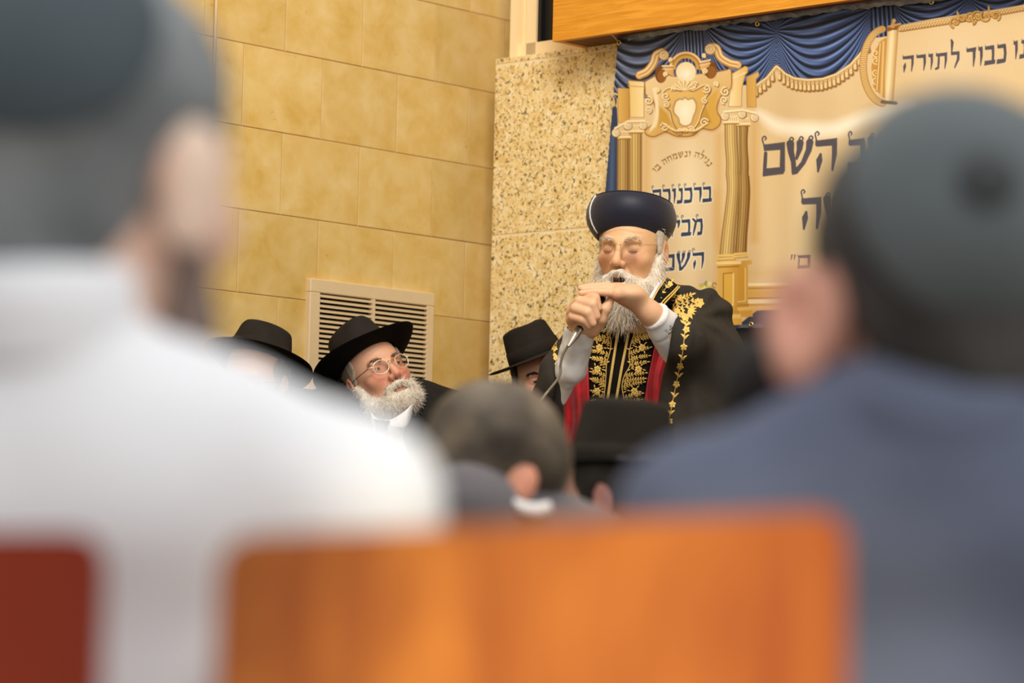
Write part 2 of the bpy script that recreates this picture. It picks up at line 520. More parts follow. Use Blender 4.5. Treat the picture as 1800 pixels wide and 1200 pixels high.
# ------------------------------------------------------------------ head
def head_sdf(p, mouth=0.0, closed=False, eyes=True, young=False, neck=(0, .045, -.20)):
    x = np.abs(p[..., 0]); q = p.copy(); q[..., 0] = x       # symmetric
    d = sd_ell(p, (0, .012, .038), (.0765, .097, .084))
    d = smin(d, sd_ell(p, (0, -.028, -.03), (.0635, .066, .088)), .03)
    d = smin(d, sd_ell(p, (0, -.052, -.092), (.036, .038, .026)), .03)
    d = smin(d, sd_ell(q, (.038, -.062, -.026), (.026, .024, .022)), .02)          # cheeks
    d = smin(d, sd_cap(q, (.004, -.0885, .017), (.04, -.079, .019), .0085, .008), .012)   # brow ridge
    d = smax(d, -sd_ell(q, (.0325, -.105, -.002), (.0225, .0245, .0165)), .012)      # sockets
    d = smin(d, sd_ell(q, (.032, -.0745, -.002), (.0155, .0135, .0125)), .004)     # lids
    if closed:
        d = smax(d, -sd_cap(q, (.021, -.0890, -.0065), (.043, -.0850, -.0065), .0014), .002)
    d = smin(d, sd_cap(q, (.022, -.0815, -.016), (.041, -.077, -.015), .0052, .0045), .007)   # bags
    d = smin(d, sd_cap(p, (0, -.0915, .010), (0, -.116, -.033), .0065, .0112), .011)      # nose
    d = smin(d, sd_ell(q, (.0125, -.103, -.0375), (.0085, .011, .0085)), .007)
    d = smax(d, -sd_ell(q, (.0065, -.112, -.0465), (.0038, .006, .0035)), .003)
    d = smin(d, sd_ell(p, (0, -.089, -.062), (.024, .012, .010)), .012)
    d = smin(d, sd_ell(p, (0, -.0985, -.0655), (.0195, .0075, .0045)), .005)
    d = smin(d, sd_ell(p, (0, -.0965, -.0770 - mouth), (.0175, .0080, .0055)), .005)
    d = smax(d, -sd_ell(p, (0, -.105, -.0712 - mouth / 2), (.0185, .014, .0014 + mouth / 2)), .003)
    d = smax(d, -sd_cap(q, (.019, -.0995, -.041), (.033, -.083, -.063), .0012), .007)     # nose-mouth fold
    # ears
    e = sd_ell(q, (.0795, .014, -.008), (.0085, .019, .031))
    e = smin(e, sd_ell(q, (.0770, .008, -.034), (.0065, .010, .010)), .008)
    e = smax(e, -sd_ell(q, (.0895, .010, -.004), (.0072, .011, .019)), .004)
    d = smin(d, e, .006)
    # neck
    d = smin(d, sd_cap(p, (0, .022, -.05), neck, .056, .060), .03)
    if not young:
        for zz, am in ((.040, .0011), (.052, .0010), (.064, .0008)):
            w = zz + .004 * np.cos(p[..., 0] * 70)
            m = np.exp(-((p[..., 2] - w) / .0022) ** 2) * (np.abs(p[..., 0]) < .05) * (p[..., 1] < -.03)
            d = d + am * m
    return d

def skin_colors(V, base, red, mouth=0.0):
    """skin tints: rosy cheeks, nose, ears, lips; shade painted in round eyes and nose folds"""
    base = np.array(lin(base)); red = np.array(lin(red))
    x = np.abs(V[:, 0]); y = V[:, 1]; z = V[:, 2]
    w = np.exp(-(((x - .04) / .022) ** 2 + ((z + .03) / .022) ** 2)) * (y < -.02) * 0.8
    w += np.exp(-((x / .016) ** 2 + ((z + .036) / .014) ** 2)) * (y < -.09) * 0.7
    w += (x > .074) * (np.abs(z + .01) < .045) * 0.55
    w += np.exp(-((x / .022) ** 2 + ((z + .072) / .009) ** 2)) * (y < -.09) * 1.0
    w += np.exp(-(((x - .034) / .016) ** 2 + ((z + .012) / .008) ** 2)) * (y < -.05) * .35
    w = np.clip(w, 0, 1)[:, None]
    c = base * (1 - w) + red * w
    e = np.exp(-(((x - .032) / .017) ** 2 + ((z - .002) / .012) ** 2)) * (y < -.05) * .55            # brownish lids and rings under the eyes, with socket shade painted in
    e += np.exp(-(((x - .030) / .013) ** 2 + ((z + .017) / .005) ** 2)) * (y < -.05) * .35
    e += np.exp(-((x - (.022 + .45 * np.maximum(0, -.042 - z))) / .0030) ** 2) * (z < -.036) * (z > -.066) * (y < -.06) * .4   # crease shade painted into the fold beside the nose
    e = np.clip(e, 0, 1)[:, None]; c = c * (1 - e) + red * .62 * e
    m = ((x < .0165) & (np.abs(z + .0715 + mouth / 2) < .0008 + mouth * .55) & (y < -.06))[:, None]
    return np.where(m, np.array(lin((84, 40, 34))), c)

def make_skin(fr, parent, base=(226, 178, 140), red=(205, 120, 96), extra=None, h=.0030, lo=(-.10, -.13, -.19), hi=(.10, .125, .13), kw=None, more=()):
    """head (with whatever hands and trunk are handed over in more) as one mesh"""
    kw = dict(kw or {})
    bk = fr.R @ np.array([0, 1.0, 0]); bk[2] = 0; bk /= np.linalg.norm(bk) + 1e-9
    kw['neck'] = tuple(fr.R.T @ (bk * .040 + np.array([0, 0, -.175])))       # the neck goes straight down to the shoulders
    lo = (-.13, -.14, -.245); hi = (.13, .16, .13)
    V, F = sdf_mesh(lambda p: head_sdf(p, **kw), lo, hi, h)
    V = smooth_mesh(V, F, 1, .4)
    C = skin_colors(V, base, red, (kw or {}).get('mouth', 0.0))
    W = fr.w(V)
    Vs, Fs, Cs = [W], [F], [C]
    n = len(W)
    for (v2, f2, c2) in more:
        Vs.append(v2); Fs.append(f2 + n); Cs.append(np.broadcast_to(np.array(c2), (len(v2), 3))); n += len(v2)
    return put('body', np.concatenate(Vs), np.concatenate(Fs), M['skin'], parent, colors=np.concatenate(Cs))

def strands(rng, roots, dirs, length, width, jitter, seg=4, sag=None, curl=0.0):
    """thin tapering ribbons; roots, dirs, length in world units"""
    n = len(roots)
    d = dirs + rng.normal(0, jitter, (n, 3)); d /= np.linalg.norm(d, axis=1)[:, None]
    side = np.cross(d, rng.normal(0, 1, (n, 3))); side /= np.linalg.norm(side, axis=1)[:, None]
    bend = rng.normal(0, curl, (n, 3))
    rows = []
    for i in range(seg + 1):
        t = i / seg
        c = roots + d * (length[:, None] * t) + bend * (length[:, None] * t * t)
        if sag is not None: c = c + np.asarray(sag) * (length[:, None] * t * t)
        w = width * (1 - .8 * t) * side
        rows += [c - w, c + w]
    V = np.stack(rows, 1).reshape(-1, 3)
    k = 2 * (seg + 1)
    base = (np.arange(n) * k)[:, None]
    F = np.concatenate([base + np.array([2 * i, 2 * i + 1, 2 * i + 3, 2 * i + 2]) for i in range(seg)])
    return V, F

def eyeballs(fr, parent, gaze=(0, 0), iris=(88, 98, 104), lid=(214, 150, 118), up=17, dn=-17):
    """eyeball with iris and pupil, and the two lids as thin shells over it"""
    for s in (-1, 1):
        c = np.array([s * .032, -.0752, -.0015])
        g = np.array([math.sin(gaze[0]), -math.cos(gaze[0]), math.sin(gaze[1])]); g /= np.linalg.norm(g)
        V = []; F = []; C = []
        a = np.cross(g, [0, 0, 1.0]); a /= np.linalg.norm(a); b = np.cross(a, g)
        nr, nt_ = 12, 20
        for i in range(nr + 1):
            th = math.pi * .62 * i / nr
            for k in range(nt_):
                ph = 2 * math.pi * k / nt_
                V.append(c + .0128 * (math.cos(th) * g + math.sin(th) * (math.cos(ph) * a + math.sin(ph) * b)))
                C.append(lin((20, 18, 18)) if th < .2 else (lin(iris) if th < .52 else lin((214, 200, 188))))
        for i in range(nr):
            for k in range(nt_):
                F.append((i * nt_ + k, i * nt_ + (k + 1) % nt_, (i + 1) * nt_ + (k + 1) % nt_, (i + 1) * nt_ + k))
        put('eye', fr.w(np.array(V)), F, M['eye'], parent, colors=np.array(C))
        n1, n2 = 18, 7
        for a0, a1, edge in ((up, 105, 0), (dn, -100, 0)):
            V = []; F = []
            for j in range(n2 + 1):
                for i in range(n1 + 1):
                    az = math.radians(-86 + 172 * i / n1); e0 = math.radians(a0) * max(0.02, math.cos(az)) ** .55
                    el = e0 + (math.radians(a1) - e0) * j / n2; r = .0139 - (.0006 if j == 0 else 0)
                    V.append(c + r * np.array([math.sin(az) * math.cos(el), -math.cos(az) * math.cos(el), math.sin(el)]))
            for j in range(n2):
                for i in range(n1): q = j * (n1 + 1) + i; F.append((q, q + 1, q + n1 + 2, q + n1 + 1))
            V = np.array(V); cc = np.array(lin(lid)) + 0 * V; cc[:n1 + 1] *= .45 if a0 == up else .8
            put('eyelid', fr.w(V), F, M['skin'], parent, colors=cc)

def sheet(name, grid, mat, parent, thick=.004, **kw):
    """a cloth panel: grid [rows][cols] of world points, given thickness away from the camera"""
    G = np.asarray(grid, float); r, c = G.shape[:2]
    A = G.reshape(-1, 3); aw = A - CAM; aw /= np.linalg.norm(aw, axis=1)[:, None]
    V = np.concatenate([A, A + aw * thick]); n = r * c
    F = []
    for i in range(r - 1):
        for j in range(c - 1):
            a, b, d, e = i * c + j, i * c + j + 1, (i + 1) * c + j + 1, (i + 1) * c + j
            F.append((a, e, d, b)); F.append((a + n, b + n, d + n, e + n))
    rim = [j for j in range(c)] + [i * c + c - 1 for i in range(1, r)] + [(r - 1) * c + j for j in range(c - 2, -1, -1)] + [i * c for i in range(r - 2, 0, -1)]
    for k in range(len(rim)):
        a, b = rim[k], rim[(k + 1) % len(rim)]
        F.append((a, b, b + n, a + n))
    return put(name, V, F, mat, parent, **kw)

def poly_interp(pts, y):
    """x on a polyline given as (x, y) pairs, looked up by y"""
    pts = sorted(pts, key=lambda q: q[1])
    return float(np.interp(y, [q[1] for q in pts], [q[0] for q in pts]))
# ================================================================== SETTING
rng = np.random.default_rng(7)
random.seed(7)

def A(s, z, n=0.0):  # point of the left wall: s along it, z up, n out of it
    p = A0 + DA * s + NA * n; return np.array([p[0], p[1], z])
def G(s, z, n=0.0):  # point of the right wall (granite face), s to the right
    p = G0 - DB * s + NB * n; return np.array([p[0], p[1], z])

# floors
fl = MB().box((-4, -2.5, -.1), (8.5, 0, 0), (0, 13, 0), (0, 0, .1)).put('floor', M['carpet'], smooth=False)
tag(fl, kind='structure')
pf = MB().box((-2.6, 6.75, 0.0), (5.6, 0, 0), (0, 3.2, 0), (0, 0, .16)).put('trim_1', M['carpet'], smooth=False)
tag(pf, kind='structure')

# left wall of limestone tiles
wl = MB().box(A(-2.2, 0, -.22), DA * 3.27, NA * .2190, (0, 0, 3.3)).put('wall_left', M['grout'], smooth=False)
tag(wl, kind='structure')
TH, TW, GAP = .2178, .2865, .0022
V0 = (0.252, 0.727, 1.29, 1.7365)     # vent opening: s0, s1, z0, z1
def chamfer_tile(w, h, d=.013, c=.0014):
    V = [(0, 0, 0), (w, 0, 0), (w, 0, h), (0, 0, h), (0, d - c, 0), (w, d - c, 0), (w, d - c, h), (0, d - c, h),
         (c, d, c), (w - c, d, c), (w - c, d, h - c), (c, d, h - c)]
    F = [(0, 1, 2, 3), (0, 4, 5, 1), (1, 5, 6, 2), (2, 6, 7, 3), (3, 7, 4, 0), (4, 8, 9, 5), (5, 9, 10, 6), (6, 10, 11, 7), (7, 11, 8, 4), (8, 11, 10, 9)]
    return np.array(V), F
def tile_mesh(w, h):
    V, F = chamfer_tile(w, h)
    W = np.outer(V[:, 0], DA) + np.outer(V[:, 1], NA) + np.outer(V[:, 2], [0, 0, 1])
    me = mesh_from('tile', W, [tuple(reversed(f)) for f in F], False)
    me.materials.append(M['stone']); return me
cache = {}
for k in range(-4, 10):
    zt = 2.331 - TH * k
    off = .151 if k % 2 == 0 else .0045
    if k % 2 == 0: off = .0045 if False else off
    # row k lies between zt and zt - TH; row 0 is the row under the joint at 2.331
    off = .0045 if k % 2 == 0 else .151
    for j in range(-8, 4):
        s0 = off + TW * j; s1 = s0 + TW
        s1 = min(s1, 1.062)
        if s1 - s0 < .03 or s0 < -2.18: continue
        spans = [(s0, s1, zt - TH, zt)]
        for a, b, c, d in spans:
            if b - a < .02 or d - c < .02: continue
            key = (round(b - a - GAP, 4), round(d - c - GAP, 4))
            if key not in cache: cache[key] = tile_mesh(*key)
            o = bpy.data.objects.new('tile', cache[key]); COL.objects.link(o); o.parent = wl
            pz = A(a + GAP / 2, c + GAP / 2, -.0120 + random.uniform(-.0005, .0005))
            o.location = [float(q) for q in pz]

# pale conduit running up the left wall
cd = MB().tube([A(-.106, 2.20, .010), A(-.106, 3.2, .010)], .0045, 8)
cd = cd.put('trim_2', M['cream_paint']); tag(cd, kind='structure')

# ------------------------------------------------------------------ air vent
vs0, vs1, vz0, vz1 = V0
vent = thing('air_vent', 'cream louvred wall vent behind the bearded man in clear glasses', 'vent', A(.49, 1.28, .0))
fw = .040
ring = MB()
for a, b, c, d in ((vs0, vs1, vz1 - fw * .9, vz1), (vs0, vs1, vz0, vz0 + fw), (vs0, vs0 + fw * .95, vz0 + fw, vz1 - fw * .9), (vs1 - fw * .7, vs1, vz0 + fw, vz1 - fw * .9)):
    p0 = A(a, c, -.01); ring.box(p0, DA * (b - a), NA * .028, (0, 0, d - c))
fr = ring.put('frame', M['vent_paint'], vent, smooth=False)
bv = fr.modifiers.new('bevel', 'BEVEL'); bv.width = .002; bv.segments = 1
MB().box(A(vs0 + .02, vz0 + .02, .0045), DA * (vs1 - vs0 - .04), NA * .001, (0, 0, vz1 - vz0 - .04)).put('slat_gap_shade', M['void_shade'], vent, smooth=False)  # black sheet over the tiles, paints the shade between the slats
i0, i1, top = vs0 + fw * .95, vs1 - fw * .7, vz1 - fw * .9
mid = vs0 + .237
MB().box(A(mid - .005, vz0 + fw, .005), DA * .008, NA * .017, (0, 0, top - vz0 - fw)).put('mullion', M['vent_paint'], vent, smooth=False)
def slat_mesh(L):
    c = [np.zeros(3), DA * L, DA * L - NA * .011 + np.array([0, 0, .004]), -NA * .011 + np.array([0, 0, .004])]
    m = MB().hexa(c + [q + np.array([0, 0, .0050]) for q in c])
    me = mesh_from('slat', np.concatenate(m.V), m.F, False); me.materials.append(M['vent_paint']); return me
sl = (slat_mesh(mid - .005 - i0), slat_mesh(i1 - mid - .003))
pitch = .01335
k = 0
while top - .0085 - k * pitch > vz0 + fw:
    for j, s in ((0, i0), (1, mid + .003)):
        o = bpy.data.objects.new('slat', sl[j]); COL.objects.link(o); o.parent = vent
        q = A(s, top - .0115 - k * pitch, .019) - np.array(vent.location)
        o.location = [float(x) for x in q]
    k += 1

# ------------------------------------------------------------------ right wall: cream wall, granite slabs, dark base
GT = 2.404
wr = MB().box(G(.022, 0, -.20), -DB * 3.8, NB * .12, (0, 0, 3.3)).put('wall_right', M['cream_paint'], smooth=False)
tag(wr, kind='structure')
def slab(s0, s1, z0, z1, mat=None, name='granite_slab', n1=0.0):
    g = .0016
    m = MB().hexa([G(s0 + g, z0 + g, -.079), G(s1 - g, z0 + g, -.079), G(s1 - g, z0 + g, n1), G(s0 + g, z0 + g, n1),
                   G(s0 + g, z1 - g, -.079), G(s1 - g, z1 - g, -.079), G(s1 - g, z1 - g, n1), G(s0 + g, z1 - g, n1)])
    o = m.put(name, mat or M['granite'], wr, smooth=False)
    b = o.modifiers.new('bevel', 'BEVEL'); b.width = .003; b.segments = 1
    return o
for s0, s1 in ((0, 1.30), (1.30, 2.6)):
    slab(s0, s1, 2.3835, GT)
    slab(s0, s1, 1.903, 2.3835)
    slab(s0, s1, 1.42, 1.903)
    slab(s0, s1, .94, 1.42)
    slab(s0, s1, .46, .94)
    slab(s0, s1, .16, .46)
MB().box(G(.004, .17, -.075), -DB * 2.59, NB * .0735, (0, 0, GT - .175)).put('joint_filler', M['granite_joint'], wr, smooth=False)

# window with a dark pane, over the granite
wn = MB()
wz0, wz1 = 2.445, 3.25
def wbox(m, s0, s1, z0, z1, n0, n1): return m.box(G(s0, z0, n0), -DB * (s1 - s0), NB * (n1 - n0), (0, 0, z1 - z0))
wbox(wn, .028, .052, GT, 3.3, -.079, -.03); wbox(wn, .076, .112, GT, 3.3, -.079, -.045)
wbox(wn, .052, .52, GT, wz0, -.079, -.045); wbox(wn, .050, .078, wz0, 3.3, -.079, -.062)
wf = wn.put('window_1', M['cream_paint'], smooth=False); tag(wf, kind='structure')
m = MB(); wbox(m, .112, .124, wz0, wz1, -.079, -.052); wbox(m, .142, .152, wz0, wz1, -.079, -.066); m.put('window_frame', M['black_metal'], wf, smooth=False)
m = MB(); wbox(m, .112, .52, wz0, wz1, -.0788, -.070); m.put('window_pane', M['dark_glass'], wf, smooth=False)

# dark panel on the wall below the banner
dp = MB(); wbox(dp, .46, 2.6, .16, 1.63, .001, .02)
dp = dp.put('trim_3', M['dark_panel'], smooth=False); tag(dp, kind='structure')

# oak beam (front edge of the gallery over the banner)
bs0, bz0 = .217, 2.4225
def solve_beam():
    p = PZ(971, 73, NB, G0 + NB * .125)
    return float((p - G0) @ -DB), float(p[2])
bs0, bz0 = solve_beam()
bm_ = thing('oak_beam', 'golden oak beam running along the wall above the banner', 'beam', G(bs0 + .9, bz0, .06))
m = MB(); wbox(m, bs0, bs0 + 2.6, bz0, bz0 + .34, .105, .125); o = m.put('front_board', M['oak'], bm_, smooth=False)
m = MB(); wbox(m, bs0, bs0 + .02, bz0 + .001, bz0 + .34, -.02, .105); m.put('end_board', M['oak'], bm_, smooth=False)
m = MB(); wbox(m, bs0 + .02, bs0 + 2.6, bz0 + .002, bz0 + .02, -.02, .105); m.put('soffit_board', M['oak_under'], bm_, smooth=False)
m = MB(); wbox(m, bs0 + .02, bs0 + 2.6, bz0 + .32, bz0 + .34, -.02, .105); m.put('top_board', M['oak'], bm_, smooth=False)

# crumpled grey backing strip between the beam and the banner
BN = NB; B0 = G0 + NB * .055        # plane of the banner
def BP(px, py, lift=0.0): return PZ(px, py, BN, B0 + NB * lift)
rows = []
top_pts = [(1100, 70), (1120, 62), (1160, 54), (1240, 45), (1320, 33), (1400, 24), (1440, 18), (1480, 12), (1600, 2), (1700, -12), (1812, -28)]
for dy, lf in ((-26, .01), (-9, .016), (0, .022), (6, .010)):
    rows.append([BP(x, y + dy + (rng.uniform(-3, 3) if dy > -20 else 0), lf + rng.uniform(-.004, .004)) for x, y in
                 [(xx, float(np.interp(xx, [q[0] for q in top_pts], [q[1] for q in top_pts]))) for xx in range(1104, 1812, 9)]])
bk = sheet('backing_strip', rows, M['plastic_wrap'], bm_, .003, smooth=False)

# ================================================================== SEATS (two varnished wooden seats in the foreground)
def seat(name, label, xl, xr, Y, ytop_l, ytop_r, mat, parent_floor=0.0, rad=.02):
    """back panel between two picture columns, turned with its row"""
    tl, tr = P(xl, ytop_l, Y), P(xr, ytop_r, Y + .01)
    ux = tr - tl; ux[2] = 0; W = np.linalg.norm(ux); ux /= W
    n = np.array([ux[1], -ux[0], 0.0])          # towards the camera
    ztop = (tl[2] + tr[2]) / 2
    c = (tl + tr) / 2
    t = thing(name, label, 'chair', (c[0], c[1], 0))
    # rounded and slightly bowed back panel
    nx, nz = 40, 30
    zb = .52
    slope = (tr[2] - tl[2]) / W
    def pt(u, v, off):
        x = (u - .5) * W
        z = zb + (ztop + slope * x - zb) * v
        d = rad
        # round the two top corners
        ex = max(0, abs(x) - (W / 2 - d)); ez = max(0, z - (ztop + slope * x - d))
        if ex > 0 and ez > 0:
            r = math.hypot(ex, ez)
            if r > d: k = d / r; ex2, ez2 = ex * k, ez * k; x -= math.copysign(ex - ex2, x); z -= (ez - ez2)
        bow = .016 * (1 - (2 * u - 1) ** 2)
        rec = .045 * (1 - v) ** 1.5
        return c + ux * x + n * (off - bow * .6 + rec) + np.array([0, 0, z - c[2]])
    V = []; F = []
    for off in (.0, -.016):
        for j in range(nz + 1):
            for i in range(nx + 1): V.append(pt(i / nx, j / nz, off))
    k = (nx + 1) * (nz + 1)
    q = lambda i, j: j * (nx + 1) + i
    for j in range(nz):
        for i in range(nx):
            F.append((q(i, j), q(i + 1, j), q(i + 1, j + 1), q(i, j + 1)))
            F.append((k + q(i, j), k + q(i, j + 1), k + q(i + 1, j + 1), k + q(i + 1, j)))
    for i in range(nx):
        F.append((q(i, nz), q(i + 1, nz), k + q(i + 1, nz), k + q(i, nz))); F.append((q(i + 1, 0), q(i, 0), k + q(i, 0), k + q(i + 1, 0)))
    for j in range(nz):
        F.append((q(0, j), q(0, j + 1), k + q(0, j + 1), k + q(0, j))); F.append((q(nx, j + 1), q(nx, j), k + q(nx, j), k + q(nx, j + 1)))
    put('backrest', V, F, mat, t, sharp=.9)
    f = -n
    s0 = c + ux * (-W / 2) + n * .02
    def at(u, d, z): r = c + ux * (u - .5) * W + f * d; return np.array([r[0], r[1], z])
    MB().hexa([at(0.02, .0, .43), at(.98, .0, .43), at(.98, .40, .44), at(.02, .40, .44), at(0.02, .0, .452), at(.98, .0, .452), at(.98, .40, .465), at(.02, .40, .465)]).put('seat', mat, t, smooth=False)
    for u in (.06, .94):
        for d, zt in ((.02, .56), (.37, .44)):
            MB().tube([at(u, d - .0, 0), at(u, d, zt)], .011, 10).put('leg', M['black_metal'], t)
    return t
seat('wooden_chair', 'dark cherry wooden chair back at the left, behind the man in white', -760, 186, 1.72, 938, 934, M['seat_wood_dark'])
seat('wooden_chair', 'broad orange varnished wooden chair back in the middle foreground', 384, 1492, 1.72, 942, 896, M['seat_wood'])
# ================================================================== BANNER (printed vinyl sheet, art drawn stroke by stroke into its own colours)
BX0, BX1, BY0, BY1, BS = 1056.0, 1814.0, -14.0, 582.0, 1.0
bw_, bh_ = int((BX1 - BX0) * BS) + 1, int((BY1 - BY0) * BS) + 1
GX, GY = np.meshgrid(BX0 + np.arange(bw_) / BS, BY0 + np.arange(bh_) / BS)
IM = np.zeros((bh_, bw_, 3))

def blend(sl, a, c):
    IM[sl] = IM[sl] * (1 - a[..., None]) + np.asarray(c) * a[..., None]
def C3(r, g, b): return np.array(lin((r, g, b)))
def win(xa, xb, ya, yb, pad=3):
    i0 = max(0, int((ya - pad - BY0) * BS)); i1 = min(bh_, int((yb + pad - BY0) * BS) + 2)
    j0 = max(0, int((xa - pad - BX0) * BS)); j1 = min(bw_, int((xb + pad - BX0) * BS) + 2)
    return (slice(i0, max(i0, i1)), slice(j0, max(j0, j1)))
def stroke(pts, w, c, a=1.0, soft=.6):
    """pen line with round ends; w is one width or one per point (full widths, px)"""
    pts = np.asarray(pts, float); w = np.full(len(pts), float(w)) if np.isscalar(w) else np.asarray(w, float)
    if len(w) != len(pts): w = np.interp(np.linspace(0, 1, len(pts)), np.linspace(0, 1, len(w)), w)
    sl = win(pts[:, 0].min(), pts[:, 0].max(), pts[:, 1].min(), pts[:, 1].max(), w.max() / 2 + 2 + soft)
    x, y = GX[sl], GY[sl]
    if x.size == 0: return
    d = np.full(x.shape, 1e9)
    for i in range(len(pts) - 1):
        ax, ay = pts[i]; bx, by = pts[i + 1] - pts[i]
        t = np.clip(((x - ax) * bx + (y - ay) * by) / (bx * bx + by * by + 1e-9), 0, 1)
        d = np.minimum(d, np.hypot(x - ax - t * bx, y - ay - t * by) - (w[i] + (w[i + 1] - w[i]) * t) / 2)
    blend(sl, a * np.clip(.5 - d / (2 * soft), 0, 1), c)
def poly(pts, c, a=1.0, soft=.6, grad=None):
    """filled polygon; grad=(colour2, ax, ay, bx, by) runs c -> colour2 from point a to point b"""
    pts = np.asarray(pts, float)
    sl = win(pts[:, 0].min(), pts[:, 0].max(), pts[:, 1].min(), pts[:, 1].max(), 2 + soft)
    x, y = GX[sl], GY[sl]
    if x.size == 0: return
    ins = np.zeros(x.shape, bool); d = np.full(x.shape, 1e9)
    for i in range(len(pts)):
        (ax, ay), (bx, by) = pts[i], pts[(i + 1) % len(pts)]
        cr = (ay > y) != (by > y)
        with np.errstate(divide='ignore', invalid='ignore'):
            ins ^= cr & (x < (bx - ax) * (y - ay) / (by - ay + 1e-12) + ax)
        ex, ey = bx - ax, by - ay
        t = np.clip(((x - ax) * ex + (y - ay) * ey) / (ex * ex + ey * ey + 1e-9), 0, 1)
        d = np.minimum(d, np.hypot(x - ax - t * ex, y - ay - t * ey))
    d = np.where(ins, -d, d)
    cc = np.asarray(c)
    if grad is not None:
        c2, ax, ay, bx, by = grad
        t = np.clip(((x - ax) * (bx - ax) + (y - ay) * (by - ay)) / ((bx - ax) ** 2 + (by - ay) ** 2), 0, 1)[..., None]
        cc = cc * (1 - t) + np.asarray(c2) * t
    blend(sl, a * np.clip(.5 - d / (2 * soft), 0, 1), cc)
def blob(cx, cy, rx, ry, c, a=1.0, power=1.0):
    """soft round patch"""
    sl = win(cx - 2.5 * rx, cx + 2.5 * rx, cy - 2.5 * ry, cy + 2.5 * ry)
    x, y = GX[sl], GY[sl]
    blend(sl, a * np.exp(-(((x - cx) / rx) ** 2 + ((y - cy) / ry) ** 2) ** power), c)
def disc(cx, cy, rx, ry, c, a=1.0):
    t = np.linspace(0, 2 * math.pi, 28, endpoint=False)
    poly(np.stack([cx + rx * np.cos(t), cy + ry * np.sin(t)], 1), c, a)
def spiral(cx, cy, r, turns, start, sgn=1, n=40):
    t = np.linspace(0, 1, n); an = start + sgn * turns * 2 * math.pi * t; rr = r * (1 - .82 * t)
    return np.stack([cx + rr * np.cos(an), cy + rr * np.sin(an)], 1)
def curve(pts, n=10):
    """Catmull-Rom through the points"""
    p = np.asarray(pts, float); p = np.concatenate([[2 * p[0] - p[1]], p, [2 * p[-1] - p[-2]]]); out = []
    for i in range(1, len(p) - 2):
        for t in np.linspace(0, 1, n, endpoint=False):
            out.append(.5 * ((2 * p[i]) + (p[i + 1] - p[i - 1]) * t + (2 * p[i - 1] - 5 * p[i] + 4 * p[i + 1] - p[i + 2]) * t * t + (3 * p[i] - p[i - 1] - 3 * p[i + 1] + p[i + 2]) * t ** 3))
    out.append(p[-2]); return np.array(out)
def z5(*q): return np.array([(1060 + x / 4.443, 60 + y / 4.443) for x, y in q])
def z6(*q): return np.array([(1300 + x / 3.53, y / 3.53) for x, y in q])
def z7(*q): return np.array([(1060 + x / 4.0, 300 + y / 4.0) for x, y in q])

cream, gold, dgold, brown, ivory = C3(226, 194, 142), C3(216, 166, 78), C3(178, 122, 44), C3(112, 70, 28), C3(248, 234, 202)
# --- ground
IM[:] = cream
blob(1205, 330, 62, 105, C3(241, 219, 176), .9); blob(1200, 455, 70, 60, C3(236, 210, 164), .7)
blob(1420, 200, 95, 45, C3(216, 184, 136), .55); blob(1405, 420, 38, 120, C3(236, 210, 160), .5)
blob(1500, 330, 90, 120, C3(226, 198, 150), .6); blob(1690, 100, 100, 60, C3(226, 200, 158), .7)
stroke(curve([(1335, 200), (1370, 222), (1420, 228), (1470, 226), (1530, 205), (1600, 190)]), [10, 24, 26, 24, 22, 20], C3(252, 240, 212), .85, 9)
for x_, y0_, y1_, w_ in ((1136, 245, 590, 11), (1264, 238, 590, 13), (1326, 215, 420, 12)):
    stroke([(x_, y0_), (x_, y1_)], w_, C3(214, 164, 84), .65, 8)
stroke(curve([(1290, 460), (1262, 420), (1258, 340)]), 12, C3(210, 160, 80), .4, 8)
stroke([(1318, 480), (1560, 474)], 16, C3(214, 172, 104), .35, 9)
# --- mouldings along the foot
poly([(1310, 497), (1660, 492), (1660, 580), (1310, 580)], C3(224, 178, 100))
for y_, c_, w_ in ((500, C3(250, 226, 176), 5), (507, C3(190, 138, 60), 3), (516, C3(222, 170, 84), 9), (524, C3(178, 124, 52), 2.5), (530, C3(250, 222, 170), 7), (536, C3(206, 154, 76), 3), (541, C3(232, 186, 104), 6)):
    stroke([(1312, y_), (1660, y_ - 5)], w_, c_, 1, 1.0)
# --- blue border: foot and left edge
blue = C3(48, 62, 90)
poly([(1040, 572), (1300, 569), (1330, 546), (1340, 545), (1830, 536), (1830, 600), (1040, 600)], C3(46, 56, 78))
poly([(1300, 571), (1340, 568), (1340, 576), (1300, 579)], C3(120, 124, 138), .5, 2)
poly([(1040, 150), (1083, 150), (1087, 240), (1086, 345), (1084, 600), (1040, 600)], blue)
stroke([(1077, 240), (1073, 420)], 7, C3(86, 104, 138), .6, 3)
# --- curtain
def curtain_edge(x):
    return np.interp(x, [1050, 1075, 1083, 1095, 1300, 1330, 1348, 1365, 1380, 1396, 1420, 1446, 1470, 1495, 1515, 1530, 1545, 1570, 1582, 1640, 1700, 1760, 1830],
                     [160, 168, 172, 178, 150, 150, 137, 116, 130, 138, 141, 139, 131, 114, 92, 66, 66, 62, 44, 33, 24, 15, 4])
mask = np.clip((curtain_edge(GX) - GY) / 1.5 + .5, 0, 1)
def swag(xa, ya, xb, yb, sag0, freq, ph):
    t = np.clip((GX - xa) / (xb - xa), 0, 1); base = ya + (yb - ya) * t; par = 4 * t * (1 - t)
    s = (GY - base) / (par * sag0 + 9)
    v = np.sin(1.55 * freq * s + ph + .6 * np.sin(9 * t + ph)) + .45 * np.sin(freq * 3.1 * s + 2 * ph + 2 * t)
    inside = ((GX >= xa) & (GX <= xb)).astype(float)
    return v, inside
dark, midb, lite = C3(20, 25, 36), C3(52, 70, 112), C3(120, 146, 200)
val = np.zeros_like(GX); amt = np.zeros_like(GX)
